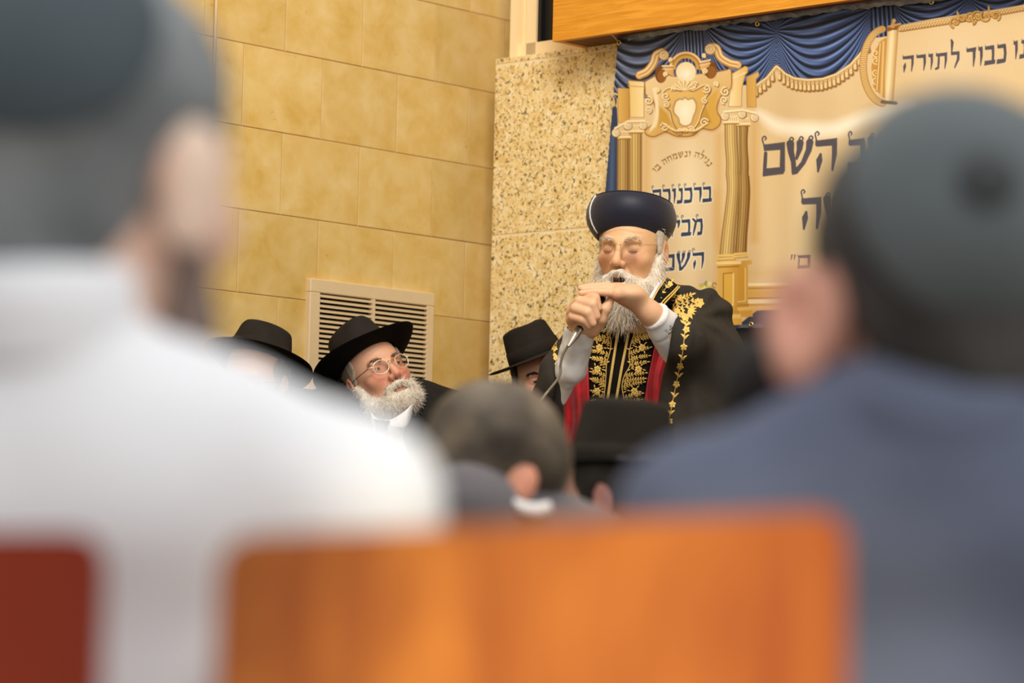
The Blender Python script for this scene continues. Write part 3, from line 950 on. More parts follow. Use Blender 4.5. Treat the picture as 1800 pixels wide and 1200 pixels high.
for args in ((1040, 40, 1205, 40, 62, 14, .4), (1236, 38, 1366, 58, 46, 15, 1.2), (1364, 52, 1532, 12, 66, 16, 2.0), (1572, 4, 1706, -12, 34, 13, .3), (1706, -8, 1830, -30, 36, 13, 1.4)):
    v, ins = swag(*args); val = np.where(ins > 0, v, val); amt = np.maximum(amt, ins)
for xa, xb in ((1200, 1238), (1530, 1574)):
    ins = (GX > xa) & (GX < xb)
    v = np.sin((GX - .06 * GY) * (1.05 if xa < 1300 else .8)) + .3 * np.sin(GX * 2.1)
    val = np.where(ins, v, val)
tt = np.clip(val * .46 + .40, 0, 1)[..., None]
cur = np.where(tt < .5, dark + (midb - dark) * tt * 2, midb + (lite - midb) * (tt - .5) * 2)
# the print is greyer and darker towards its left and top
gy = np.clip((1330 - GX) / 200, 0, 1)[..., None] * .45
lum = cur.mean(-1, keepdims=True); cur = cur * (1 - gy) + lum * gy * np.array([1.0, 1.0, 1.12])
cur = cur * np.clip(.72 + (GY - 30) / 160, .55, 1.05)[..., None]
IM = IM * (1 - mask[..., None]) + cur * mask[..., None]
# --- tassels
edge_x = np.concatenate([np.arange(1330, 1366, 7.2), np.arange(1371, 1531, 7.4)])
ex = np.arange(1326, 1533, 2.0)
stroke(np.stack([ex, curtain_edge(ex) + 1], 1), 7, C3(150, 100, 44), .6, 2.5)
stroke(np.stack([ex, curtain_edge(ex)], 1), 4, C3(226, 188, 118), 1, .7)
stroke(np.stack([ex, curtain_edge(ex) - 1], 1), 1.4, C3(250, 228, 180), .9, .5)
for x_ in edge_x:
    y_ = float(curtain_edge(x_)) + 3
    stroke([(x_ + .8, y_ + 1), (x_ + .6, y_ + 15)], [3.4, 8.6], C3(128, 80, 30), .9, 1.2)
    stroke([(x_, y_), (x_ - .6, y_ + 5), (x_ - 1, y_ + 13)], [1.6, 3.4, 5.4], C3(230, 192, 122), 1, .6)
    stroke([(x_ - .6, y_ + 5), (x_ - 2, y_ + 13)], 1.2, C3(252, 230, 184), .8, .5)
    stroke([(x_ - 1.8, y_ + 5), (x_ + 1.4, y_ + 5)], 1.0, C3(160, 108, 50), .8, .5)
for x_, y_ in ((1079, 172), (1087, 174)):
    stroke([(x_, y_), (x_ - 1, y_ + 12)], [2, 7], C3(222, 184, 118), 1, .7)
stroke([(1074, 162), (1090, 168)], 3, C3(226, 190, 128))

# --- columns
def column(le, re, flutes, tone=1.0):
    """le, re: left and right edges as (x, y) lists"""
    ya, yb = le[0][1], le[-1][1]
    sl = win(min(q[0] for q in le), max(q[0] for q in re), ya, yb, 1)
    x, y = GX[sl], GY[sl]
    L = np.interp(y, [q[1] for q in le], [q[0] for q in le]); R_ = np.interp(y, [q[1] for q in re], [q[0] for q in re])
    u = (x - L) / (R_ - L)
    ins = np.clip((np.minimum(x - L, R_ - x)) + .5, 0, 1) * (y >= ya) * (y <= yb)
    base = np.where(u < .42, .62 + .5 * u / .42, 1.12 - .62 * (u - .42) / .58)
    fl = .5 + .5 * np.cos(2 * math.pi * flutes * (u + .03))
    sh = np.clip(base * (.66 + .42 * fl) * tone, 0, 1.35)[..., None]
    lo, hi = C3(122, 74, 20), C3(250, 216, 134)
    blend(sl, ins, lo + (hi - lo) * np.clip(sh - .32, 0, 1.1))
yy = np.linspace(262, 590, 8)
column([(1085 + .0 * 0, 236), (1083, 590)], [(1106, 236), (1106, 590)], 5, .86)
column([(1105, 228), (1106, 590)], [(1129, 228), (1128, 590)], 5, 1.0)
bl = curve(z5((1060, 690), (1063, 850), (1068, 1000), (1064, 1100)), 6).tolist() + curve(z7((952, 40), (950, 150), (946, 300), (936, 450), (926, 600)), 6).tolist()
br = curve(z5((1138, 690), (1130, 850), (1138, 1000), (1138, 1100)), 6).tolist() + curve(z7((1030, 40), (1036, 150), (1028, 300), (1016, 450), (1010, 600)), 6).tolist()
column(bl, br, 5, .72)
fl_ = curve(z5((948, 690), (950, 850), (960, 1000), (958, 1090)), 6).tolist() + curve(z7((862, 20), (870, 130), (852, 300), (832, 450), (816, 600)), 6).tolist()
frr = curve(z5((1052, 690), (1058, 850), (1066, 1000), (1064, 1090)), 6).tolist() + curve(z7((962, 20), (958, 130), (946, 300), (934, 450), (926, 600)), 6).tolist()
column(fl_, frr, 6, 1.05)

# --- right pedestals
def block(pts, c1, c2, a=1):
    p = np.asarray(pts); poly(p, c1, a, .6, (c2, p[:, 0].min(), p[:, 1].min(), p[:, 0].max(), p[:, 1].min()))
block(z7((945, 640), (1045, 625), (1050, 655), (1020, 662), (1020, 960), (945, 965)), C3(196, 142, 54), C3(220, 172, 84))
poly(z7((948, 690), (998, 685), (998, 915), (946, 925)), C3(206, 150, 52)); stroke(z7((946, 922), (1000, 915), (1000, 684)), 1.6, C3(244, 208, 132))
for a_, b_, r_, c_ in ((940, 970, 1025, C3(190, 136, 54)), (960, 995, 1035, C3(236, 188, 96)), (985, 1030, 1052, C3(214, 160, 66))):
    poly(z7((930, a_), (r_, a_ - 6), (r_, b_ - 6), (930, b_)), c_)
block(z7((803, 640), (962, 634), (964, 664), (945, 680), (945, 985), (808, 995), (806, 690)), C3(226, 180, 90), C3(200, 144, 52))
stroke(z7((803, 650), (962, 645)), 5, C3(244, 210, 134)); stroke(z7((806, 678), (950, 672)), 2, C3(150, 98, 34))
poly(z7((846, 722), (916, 718), (914, 944), (848, 950)), C3(222, 172, 70)); stroke(z7((846, 948), (846, 722), (916, 718)), 2, C3(168, 114, 38)); stroke(z7((848, 950), (915, 944), (917, 720)), 1.8, C3(250, 220, 146))
for a_, b_, r_, c_ in ((985, 1012, 955, C3(200, 146, 58)), (1012, 1040, 968, C3(238, 192, 102)), (1040, 1088, 976, C3(222, 168, 72))):
    poly(z7((800, a_), (r_, a_ - 4), (r_, b_ - 6), (800, b_)), c_)
for q, w_ in ((z7((812, 600), (928, 596)), 6), (z7((806, 622), (934, 616)), 5), (z7((926, 588), (1014, 582)), 5), (z7((922, 606), (1018, 598)), 4)):
    stroke(q, w_, C3(236, 196, 112)); stroke(q + [0, 2.2], 1.2, C3(158, 106, 40))

# --- entablature blocks
def edged(pts, c1, c2, line=C3(160, 108, 46), w=1.2):
    block(pts, c1, c2); p = np.concatenate([pts, pts[:1]]); stroke(p, w, line, .8)
edged(z5((115, 420), (205, 425), (205, 690), (120, 690)), C3(226, 182, 100), C3(200, 150, 70))
edged(z5((195, 362), (325, 372), (318, 470), (320, 650), (210, 650), (205, 400)), C3(236, 198, 118), C3(248, 222, 160))
edged(z5((1120, 335), (1215, 293), (1217, 330), (1195, 350), (1195, 570), (1125, 570)), C3(206, 156, 74), C3(222, 176, 92))
edged(z5((1005, 310), (1108, 250), (1132, 258), (1130, 300), (1110, 320), (1085, 420), (1082, 565), (980, 565)), C3(248, 222, 164), C3(222, 176, 92))
stroke(z5((1015, 345), (1110, 300)), 1.5, C3(250, 228, 178)); stroke(z5((195, 405), (320, 412)), 1.5, C3(200, 150, 76))

# --- pediment
body = curve(z5((325, 372), (400, 330), (470, 300), (560, 330), (740, 310), (860, 300), (960, 280), (1000, 280), (1000, 420), (945, 450), (900, 530), (890, 600), (920, 660), (905, 715), (850, 748), (770, 740), (700, 792), (575, 797), (490, 765), (400, 800), (340, 785), (330, 750), (385, 700), (408, 600), (385, 510), (330, 470)), 5)
poly(body + [1.5, 2.5], C3(196, 140, 66), .7, 4)
poly(body, C3(240, 212, 160), 1, .8, (C3(214, 166, 80), 1130, 130, 1180, 235))
stroke(np.concatenate([body, body[:1]]), 2.0, C3(150, 94, 38), .95)
poly(z5((385, 420), (425, 415), (440, 640), (415, 720), (360, 770), (395, 650), (410, 540)), C3(250, 230, 184), .8, 1.5)
poly(z5((820, 500), (900, 430), (880, 560), (900, 690), (850, 730), (810, 660)), C3(216, 168, 74), .9, 1.5)
poly(z5((440, 560), (500, 620), (530, 700), (430, 730)), C3(206, 156, 62), .9, 1.5)
poly(z5((750, 700), (800, 560), (830, 640), (850, 690), (780, 720)), C3(196, 146, 56), .8, 1.5)
# dark hollows
for cx, cy, rx, ry in ((452, 312, 46, 70), (842, 280, 50, 68)):
    (x_, y_), = z5((cx, cy)); disc(x_, y_, rx / 4.443, ry / 4.443, C3(118, 68, 26)); disc(x_ + 1.5, y_ + 4, rx / 6.2, ry / 6.4, C3(150, 92, 38))
# cornice scrolls
def cornice(pts, w, cap, r, sgn, st):
    p = curve(z5(*pts), 8)
    stroke(p, w + 2.5, C3(130, 82, 36), .9, 1)
    stroke(p, w, C3(226, 182, 112), 1, .7)
    for o_, c_, ww in ((-w * .3, C3(250, 226, 178), 1.6), (-w * .02, C3(160, 104, 48), 1.1), (w * .22, C3(248, 220, 166), 1.3), (w * .40, C3(150, 96, 42), 1.2)):
        t = np.gradient(p, axis=0); nrm = np.stack([-t[:, 1], t[:, 0]], 1); nrm /= np.linalg.norm(nrm, axis=1)[:, None] + 1e-9
        stroke(p + nrm * o_, ww, c_, .95, .5)
    (cx, cy), = z5(cap)
    disc(cx, cy, r + 1, r + 1, C3(140, 88, 38)); disc(cx, cy, r, r, C3(238, 204, 142))
    s_ = spiral(cx, cy, r * .85, 1.6, st, sgn); stroke(s_, 1.8, C3(160, 104, 48)); stroke(s_ + [-.6, -.8], 1.0, C3(254, 236, 194), .9)
cornice([(285, 320), (345, 290), (395, 225), (415, 165), (460, 140)], 13, (475, 165), 8.2, -1, 2.4)
cornice([(840, 100), (885, 110), (915, 180), (985, 225), (1050, 240)], 13, (838, 118), 9, 1, .4)
# arch with niche
t_ = np.linspace(math.pi, 2 * math.pi, 26)
cx, cy = z5((648, 268))[0]
for r_, w_, c_ in ((27.5, 6, C3(150, 98, 42)), (27, 4.6, C3(234, 194, 126)), (28.2, 1.2, C3(252, 232, 188)), (23.4, 3.8, C3(196, 142, 62)), (20, 4, C3(212, 160, 66)), (24.8, 1, C3(120, 76, 32))):
    stroke(np.stack([cx + r_ * np.cos(t_), cy + r_ * np.sin(t_)], 1), w_, c_, 1, .6)
disc(cx, cy + 6, 17.5, 17.5, C3(246, 222, 172)); blob(cx, cy + 9, 10, 9, C3(255, 246, 220), .9)
for q in (((462, 248), (545, 246), (556, 335), (490, 300)), ((755, 218), (838, 200), (830, 250), (770, 290))):
    p = z5(*q); block(p, C3(232, 188, 124), C3(214, 160, 92)); stroke(p[:2], 1.8, C3(252, 230, 184)); stroke(p[:2] + [0, 3], 1.2, C3(158, 100, 48)); stroke(p[:2] + [0, 6], 1.2, C3(250, 222, 170))
# cartouche
sh_ = curve(z5((480, 500), (470, 450), (520, 420), (600, 440), (640, 420), (700, 440), (790, 395), (835, 410), (830, 455), (790, 500), (800, 530), (770, 600), (745, 680), (700, 740), (640, 765), (580, 740), (540, 680), (520, 600), (480, 560)), 5)
poly(sh_ + [1, 2], C3(150, 96, 36), .8, 2); poly(sh_, C3(234, 192, 112), 1, .8, (C3(214, 164, 76), 1165, 160, 1240, 230))
stroke(np.concatenate([sh_, sh_[:1]]), 2.0, C3(250, 226, 172)); stroke(np.concatenate([sh_, sh_[:1]]) + [1.2, 1.5], 1.8, C3(118, 70, 24), .95)
inner = curve(z5((570, 525), (600, 508), (620, 512), (640, 498), (665, 512), (700, 505), (726, 545), (722, 600), (705, 640), (690, 690), (665, 712), (630, 715), (600, 695), (590, 655), (560, 620), (552, 580), (570, 525)), 5)
stroke(inner, 5, C3(190, 134, 56)); stroke(inner, 2.4, C3(250, 220, 156)); poly(inner, C3(250, 228, 182)); blob(1204, 196, 11, 16, C3(255, 243, 214), .9); stroke(inner, 1.3, C3(128, 78, 28))
for sx, sy, r_, st, sg in ((490, 485, 30, .6, 1), (810, 425, 34, 2.4, -1), (495, 550, 26, 4, 1), (795, 520, 26, 5, -1), (480, 730, 34, 3.6, 1), (790, 690, 34, 5.8, -1), (355, 520, 34, 4.6, 1), (355, 590, 26, 1.4, -1), (955, 450, 36, 4.8, -1), (945, 515, 30, 1.6, 1), (490, 312, 18, 2, 1), (800, 290, 22, 2, 1), (530, 200, 16, 2, 1), (790, 165, 16, 1, 1), (555, 425, 22, 2.6, 1), (715, 395, 24, 5.8, -1), (600, 765, 26, 5.5, -1), (690, 745, 26, 3.8, 1), (430, 440, 18, 2, 1), (880, 390, 20, 1, -1)):
    (x_, y_), = z5((sx, sy)); s_ = spiral(x_, y_, r_ / 4.443, 1.3, st, sg)
    stroke(s_ + [1.1, 1.3], 3.2, C3(112, 66, 22), .9); stroke(s_, 2.6, C3(242, 206, 138)); stroke(s_ - [.5, .6], 1.0, C3(255, 240, 202), .9)
for k_ in range(7):                           # shell
    an = math.pi * (1.08 + .14 * k_ * .98); (x_, y_), = z5((632, 440)); q = np.array([[x_, y_], [x_ + 20 * math.cos(an), y_ + 17 * math.sin(an)]])
    stroke(q + [.8, .8], [1.5, 4.2], C3(160, 104, 44), .8); stroke(q, [1.2, 3.4], C3(250, 224, 168))
for sgn, cx_ in ((-1, 640), (1, 640)):          # acanthus under the shield
    for k_ in range(4):
        p = curve(z5((cx_ + sgn * 5, 735 + k_ * 6), (cx_ + sgn * (50 + 12 * k_), 775 - k_ * 8), (cx_ + sgn * (80 + 26 * k_), 755 - 16 * k_), (cx_ + sgn * (100 + 26 * k_), 735 - 14 * k_)), 6)
        stroke(p + [.6, 1.2], 3.2, C3(136, 84, 30), .8); stroke(p, 2.6, C3(238, 198, 122)); stroke(p - [0, .8], .9, C3(255, 238, 196), .9)
# --- capitals
def capital(vols, neck):
    (xa, ya), (xb, yb) = z5(*neck)
    poly([(xa - 1, ya - 11), (xb + 1, yb - 12), (xb, yb), (xa, ya)], C3(244, 218, 164))
    for k_ in range(6):
        x_ = xa + (xb - xa) * (k_ + .5) / 6; stroke([(x_, ya - 9), (x_, ya - 1)], 1.1, C3(170, 118, 54), .8)
    for y_, c_, w_ in ((0, C3(238, 200, 128), 5), (2.6, C3(140, 88, 32), 1.6), (-1.5, C3(255, 240, 204), 1.4)):
        stroke([(xa - 2, ya + y_), (xb + 2, yb + y_)], w_, c_)
    for vx, vy, r_ in vols:
        (x_, y_), = z5((vx, vy)); r_ /= 4.443
        disc(x_ + .6, y_ + 1, r_ + 1, r_ + 1, C3(140, 90, 36), .8); disc(x_, y_, r_, r_, C3(246, 222, 170))
        s_ = spiral(x_, y_, r_ * .78, 1.7, 4.5, 1); stroke(s_, 1.4, C3(172, 116, 50)); stroke(s_ - [.5, .5], .8, C3(255, 244, 214), .9)
    p = z5((vols[0][0] - 5, vols[0][1] - 34), (vols[-1][0] + 10, vols[-1][1] - 34)); stroke(p, 4, C3(250, 228, 176)); stroke(p + [0, 2.4], 1, C3(160, 106, 46))
capital(((100, 770, 30), (185, 715, 27)), ((135, 808), (205, 806)))
capital(((195, 715, 29), (312, 712, 29)), ((212, 762), (305, 760)))
capital(((1090, 625, 28), (1182, 650, 29)), ((1062, 706), (1138, 704)))
capital(((952, 640, 29), (1085, 625, 29)), ((950, 690), (1052, 688)))

# --- scroll frame at the right
t_ = np.linspace(math.radians(262), math.radians(98), 50)
arc = np.array([(1300 + (905 + 138 * math.cos(a)) / 3.53, (410 - 232 * math.sin(a) * -1) / 3.53) for a in t_])
stroke(arc, 13, C3(150, 100, 42)); stroke(arc, 11, C3(214, 166, 88))
for i in range(0, len(arc) - 1):
    d_ = arc[i + 1] - arc[i]; d_ /= np.linalg.norm(d_); n_ = np.array([-d_[1], d_[0]])
    stroke([arc[i] - n_ * 3.6 - d_, arc[i] + n_ * 3.6 + d_ * 1.5], 1.3, C3(160, 106, 46), .9); stroke([arc[i] - n_ * 3.4 + d_ * .6, arc[i] + n_ * 3.4 + d_ * 2.6], 1.2, C3(246, 216, 150), .9)
poly(z6((880, 250), (915, 230), (915, 620), (885, 600), (830, 540), (818, 420), (830, 330)), C3(196, 142, 66))
for yy_ in (330, 375, 450, 500):
    (x_, y_), = z6((845, yy_)); stroke(spiral(x_, y_, 7, 1.1, 1, 1), 2, C3(240, 206, 142))
stroke(z6((873, 270), (852, 560)), 5, C3(150, 98, 42)); stroke(z6((873, 270), (852, 560)), 3, C3(232, 192, 118)); stroke(z6((893, 260), (880, 590)), 4, C3(226, 184, 108))
sl = win(*z6((905, 190), (990, 640))[:, 0], *z6((905, 190), (990, 640))[:, 1], 0)
L_ = np.interp(GY[sl], [190 / 3.53, 620 / 3.53], [1300 + 918 / 3.53, 1300 + 888 / 3.53]); R_ = L_ + 68 / 3.53
u = (GX[sl] - L_) / (R_ - L_); ins = np.clip(np.minimum(GX[sl] - L_, R_ - GX[sl]) + .5, 0, 1)
k1 = np.clip(1 - np.abs(u - .42) * 1.7, 0, 1)[..., None]; blend(sl, ins, C3(186, 134, 60) * (1 - k1) + C3(250, 226, 172) * k1)
stroke(z6((922, 185), (1000, 158)), 6, C3(150, 94, 36)); stroke(z6((925, 165), (996, 148)), 3, C3(220, 170, 96)); stroke(z6((950, 160), (958, 122)), [8, 3.5], C3(212, 162, 86)); disc(*z6((958, 128))[0], 3.2, 3.4, C3(232, 188, 112))
stroke(z6((885, 632), (970, 640)), 6, C3(112, 72, 36))
rodp = z6((1000, 178), (1310, 130), (1330, 128), (1770, 48), (1830, 36)); stroke(rodp, 12, C3(150, 100, 46)); stroke(rodp, 10, C3(206, 156, 82))
for i in range(0, 46):
    f_ = i / 45; p = np.array([rodp[0][0] + (rodp[-1][0] - rodp[0][0]) * f_, 0]); p[1] = np.interp(p[0], rodp[:, 0], rodp[:, 1])
    stroke([p + [-2.4, 2.6], p + [2.4, -3.2]], 1.5, C3(248, 220, 158), .95); stroke([p + [-.6, 3.2], p + [4.0, -2.6]], 1.2, C3(144, 92, 40), .9)
stroke(rodp + [0, 5], 1.3, C3(140, 90, 42)); stroke(rodp - [0, 4.6], 1.2, C3(250, 224, 170), .9)
for x_, y_, r_, st, sg in ((1340, 140, 36, 2, 1), (1430, 115, 44, 1, -1), (1480, 105, 44, 2, 1), (1530, 105, 36, 4, -1), (1590, 100, 30, 1, -1), (1380, 120, 24, 3, 1)):
    (a_, b_), = z6((x_, y_)); stroke(spiral(a_, b_, r_ / 3.53, 1.2, st, sg), 4.5, C3(110, 70, 26)); stroke(spiral(a_, b_, r_ / 3.53, 1.2, st, sg) - [.5, .7], 2.6, C3(216, 164, 82)); disc(a_, b_, 3, 3, C3(190, 136, 62))
for x_, y_ in ((1352, 75), (1545, 40)): stroke(z6((x_, y_), (x_ + 4, y_ + 42)), [3, 4.5], C3(206, 158, 86))
# --- small posy at the foot of the left tablet
for k_ in range(9):
    an = k_ * 2.4; r_ = 3.7 * math.sqrt(k_); disc(1240 + r_ * math.cos(an), 503 + r_ * math.sin(an) * 1.1, 4.2, 4.0, C3(*[(204, 190, 84), (232, 222, 160), (166, 160, 70), (226, 196, 190)][k_ % 4]))
for x_, y_ in ((1257, 500), (1258, 515)): stroke(spiral(x_, y_, 6, .8, 1.5, 1), 2, C3(170, 116, 50))

# --- lettering (square Hebrew book hand, drawn as pen strokes; x runs 0..w, y 0 top .. 1 foot)
BARP = lambda x0, x1, y=0.0, h=.21: ('p', [(x0 + .02, y - .06), (x0 + .07, y + .03), (x1, y), (x1 - .05, y + h), (x0 + .05, y + h), (x0, y + h * .75)])
FOOTP = lambda x0, x1, h=.21: ('p', [(x0, 1 - h), (x1, 1 - h), (x1 - .05, 1.0), (x0 - .04, 1.03)])
GLY = {
    'he': (.84, [BARP(0, .84), ('s', [(.74, .1), (.74, .5), (.66, 1.0)], [.14, .13, .04]), ('s', [(.20, .47), (.15, .66), (.10, 1.02)], [.05, .17, .03])]),
    'het': (.82, [BARP(0, .82), ('s', [(.72, .1), (.72, .5), (.66, 1.0)], [.14, .13, .05]), ('s', [(.14, .15), (.13, .55), (.10, 1.0)], [.1, .14, .04])]),
    'shin': (1.0, [('s', [(.88, .06), (.84, .3), (.62, .7), (.34, .97)], [.2, .16, .12, .12]), ('s', [(.50, .06), (.48, .25), (.36, .55)], [.2, .15, .06]), ('s', [(.12, .06), (.14, .3), (.24, .65), (.26, .98)], [.22, .17, .13, .12]), ('p', [(.2, .86), (.45, .8), (.36, .98), (.2, 1.05)])]),
    'mems': (.84, [('p', [(.0, -.04), (.06, .03), (.84, .0), (.84, .9), (.78, 1.0), (.0, 1.03), (.05, .8), (.66, .79), (.68, .22), (.05, .22)]), ('s', [(.10, .3), (.08, .6), (.05, .98)], [.08, .09, .08])]),
    'bet': (.80, [BARP(0, .72), ('s', [(.64, .1), (.66, .5), (.62, .9)], [.14, .12, .12]), FOOTP(-.02, .84)]),
    'kaf': (.72, [BARP(0, .66), ('s', [(.58, .1), (.64, .5), (.58, .9)], [.15, .13, .13]), FOOTP(-.02, .64)]),
    'resh': (.70, [BARP(0, .70), ('s', [(.60, .1), (.62, .5), (.54, 1.0)], [.15, .14, .04])]),
    'dalet': (.76, [BARP(0, .80), ('s', [(.62, .1), (.62, .5), (.56, 1.0)], [.15, .13, .04])]),
    'nun': (.52, [BARP(.12, .48), ('s', [(.40, .1), (.42, .5), (.38, .9)], [.13, .11, .12]), FOOTP(-.02, .46)]),
    'vav': (.34, [BARP(0, .34), ('s', [(.24, .1), (.25, .5), (.18, 1.0)], [.14, .13, .03])]),
    'yod': (.32, [BARP(0, .32), ('s', [(.24, .1), (.22, .3), (.16, .52)], [.14, .12, .03])]),
    'mem': (.92, [BARP(.34, .84), ('s', [(.76, .1), (.8, .5), (.74, .9)], [.14, .13, .13]), ('p', [(.44, .8), (.8, .8), (.76, 1.0), (.4, 1.02)]), ('s', [(.06, .02), (.30, .2), (.18, .6), (.06, 1.0)], [.12, .13, .13, .05]), ('s', [(.28, .2), (.42, .1)], [.1, .08])]),
    'tav': (.90, [BARP(.02, .86), ('s', [(.76, .1), (.76, .5), (.68, 1.0)], [.15, .13, .04]), ('s', [(.24, .15), (.22, .6), (.18, .92)], [.1, .12, .1]), ('s', [(.02, .98), (.18, .92)], [.12, .14])]),
    'lamed': (.70, [('s', [(.08, -.75), (.14, -.6), (.10, .05)], [.1, .17, .06]), ('p', [(.04, .0), (.68, .0), (.64, .2), (.06, .2)]), ('s', [(.60, .1), (.58, .5), (.32, 1.0)], [.14, .15, .06])]),
    'gimel': (.5, [BARP(.1, .42), ('s', [(.34, .1), (.36, .6), (.42, 1.0)], [.12, .11, .07]), ('s', [(.34, .75), (.08, 1.0)], [.08, .14])]),
    'quot': (.34, [('s', [(.10, .0), (.04, .34)], [.1, .03]), ('s', [(.30, .0), (.24, .34)], [.1, .03])]),
    'sp': (.36, []),
}
def letter(ch, o, ux, uy, c, grow=0.0, curls=0.0):
    w, parts = GLY[ch]
    f = lambda q: np.array([o + ux * a + uy * b for a, b in q]); sc = np.linalg.norm(uy)
    for pt in parts:
        if pt[0] == 'p':
            poly(f(pt[1]), c, 1, .55)
            if grow: stroke(np.concatenate([f(pt[1]), f(pt[1])[:1]]), 2 * grow, c, .8)
        else: stroke(f(pt[1]), [x * sc + 2 * grow for x in pt[2]], c, 1, .55)
        if curls and ch != 'quot' and (pt[0] == 'p' and pt[1][0][1] < .3 or ch == 'shin' and pt[0] == 's'):
            q = pt[1][0]
            s_ = curve([o + ux * q[0] + uy * q[1], o + ux * (q[0] - .03) + uy * (q[1] - .13), o + ux * (q[0] + .05) + uy * (q[1] - .2), o + ux * (q[0] + .12) + uy * (q[1] - .14), o + ux * (q[0] + .08) + uy * (q[1] - .09)], 5)
            stroke(s_, curls * sc, c)
def word(chars, p0, p1, h, c, lean=0.0, halo=None, curls=0.0, gap=.13):
    """chars in picture order from p0 (top left) to p1 (top right)"""
    p0 = np.asarray(p0, float); p1 = np.asarray(p1, float); W = np.linalg.norm(p1 - p0); e = (p1 - p0) / W
    tot = sum(GLY[k][0] for k in chars) + gap * (len(chars) - 1)
    ux = e * (W / tot); uy = np.array([lean, 1.0]) * h
    for ps in ((1, halo), (0, c)):
        if ps[1] is None: continue
        x = 0.0
        for k in chars:
            letter(k, p0 + ux * x, ux, uy, ps[1], 1.8 if ps[0] else (.9 if h > 45 else .3), curls)
            x += GLY[k][0] + gap
navy, slate = C3(50, 64, 92), C3(84, 78, 84)
halo = C3(252, 238, 206)
word(['mems', 'shin', 'he'], z6((146, 893))[0], z6((605, 858))[0], 55, slate, 0, None, .05, .1)
word(['bet', 'shin', 'bet'], z6((678, 865))[0], z6((1060, 838))[0], 52, slate, 0, None, .05)
word(['he', 'shin', 'resh', 'bet'], z7((1396, 190))[0], z7((2010, 176))[0], 54, slate, 0, None, .05)
word(['mems', 'quot'][::-1], z7((1318, 594))[0], z7((1458, 592))[0], 23, slate)
word(['he', 'resh', 'vav', 'tav', 'lamed'], z6((1012, 348))[0], z6((1366, 318))[0], 28, slate, 0, None, 0, .2)
word(['dalet', 'vav', 'bet', 'kaf'], z6((1408, 300))[0], z6((1655, 270))[0], 33, slate, 0, None, 0, .2)
word(['vav', 'nun', 'tav'], z6((1700, 255))[0], z6((1860, 232))[0], 32, slate, 0, None, 0, .2)
word(['mems', 'kaf', 'vav', 'nun', 'kaf', 'resh', 'bet'], z7((345, 132))[0], z7((764, 108))[0], 27, navy, 0, halo, .05, .14)
word(['tav', 'yod', 'bet', 'mem'], z7((430, 350))[0], z7((704, 334))[0], 29, navy, 0, halo, .05, .14)
word(['mems', 'shin', 'he'], z7((420, 590))[0], z7((712, 570))[0], 29, navy, 0, halo, .05, .14)
arcp = curve(z5((385, 1055), (440, 1000), (520, 950), (600, 922), (680, 915), (760, 930), (815, 965), (862, 1020)), 12)
cum = np.concatenate([[0], np.cumsum(np.linalg.norm(np.diff(arcp, axis=0), axis=1))])
seq = ['vav', 'bet', 'sp', 'he', 'het', 'mem', 'shin', 'nun', 'vav', 'sp', 'he', 'lamed', 'yod', 'gimel', 'nun']
tot = sum(GLY[k][0] for k in seq) + .25 * len(seq); x = .0
for k in seq:
    s_ = cum[-1] * (x + GLY[k][0] / 2) / tot; q = np.array([np.interp(s_, cum, arcp[:, i]) for i in (0, 1)]); q2 = np.array([np.interp(s_ + 2, cum, arcp[:, i]) for i in (0, 1)])
    e = (q2 - q) / np.linalg.norm(q2 - q); n_ = np.array([-e[1], e[0]]); sc = cum[-1] / tot
    letter(k, q - e * sc * GLY[k][0] / 2, e * sc, n_ * 9.5, C3(150, 104, 34), .15); x += GLY[k][0] + .25

# --- the sheet itself, hanging from the beam, slightly rippled
outer = np.zeros((bh_, bw_), bool)
xl_e = np.interp(GY, [-14, 70, 180, 335, 590], [1090, 1085.5, 1077, 1063.5, 1056])
foot = 577 - (GX - 1300) * .022
Pts = np.empty((bh_, bw_, 3))
rr = _F[None, None] + ((GX - 900) / FPX)[..., None] * _R - ((GY - 600) / FPX)[..., None] * _U
lift = .004 * np.sin(GX * .035 + .01 * GY) + .003 * np.sin(GX * .09 + 1.0) * np.clip((GY - 100) / 300, 0, 1)
kk = ((B0 - CAM) @ BN + lift) / (rr @ BN)
Pts = CAM + rr * kk[..., None]
keep = (GX >= xl_e) & (GY <= foot)
vid = -np.ones((bh_, bw_), int); vid[keep] = np.arange(keep.sum())
fq = np.stack([vid[:-1, :-1], vid[1:, :-1], vid[1:, 1:], vid[:-1, 1:]], -1).reshape(-1, 4)
fq = fq[(fq >= 0).all(1)]
banner = thing('banner', 'printed vinyl banner with Hebrew lettering, gilt columns and blue curtain', 'banner', G(.9, 1.62, .055))
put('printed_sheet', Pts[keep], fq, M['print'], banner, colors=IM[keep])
gi = np.array(banner.location)
for x_, y_ in ((1332, 42), (1638, 3.5), (1321, 570)):       # eyelets
    c_ = BP(x_, y_, .006); m = MB().lathe(c_, BN, [(.0035, .001), (.004, .0035), (.0062, .0035), (.0072, 0)], 20)
    m.put('eyelet', M['gold_metal'], banner)
    MB().lathe(c_, BN, [(.0, .0012), (.0038, .0012)], 16).put('eyelet_hole', M['void_shade'], banner)
c_ = BP(1089, 75, .006)
MB().lathe(c_, BN, [(.0035, .001), (.004, .0035), (.0062, .0035), (.0072, 0)], 20).put('eyelet', M['gold_metal'], banner)
MB().tube([c_ + BN * .006, (c_ + P(1080, 63, c_[1] - .03)) / 2, P(1074, 59, c_[1] - .05)], .0022, 6).put('tie_cord', M['steel'], banner)
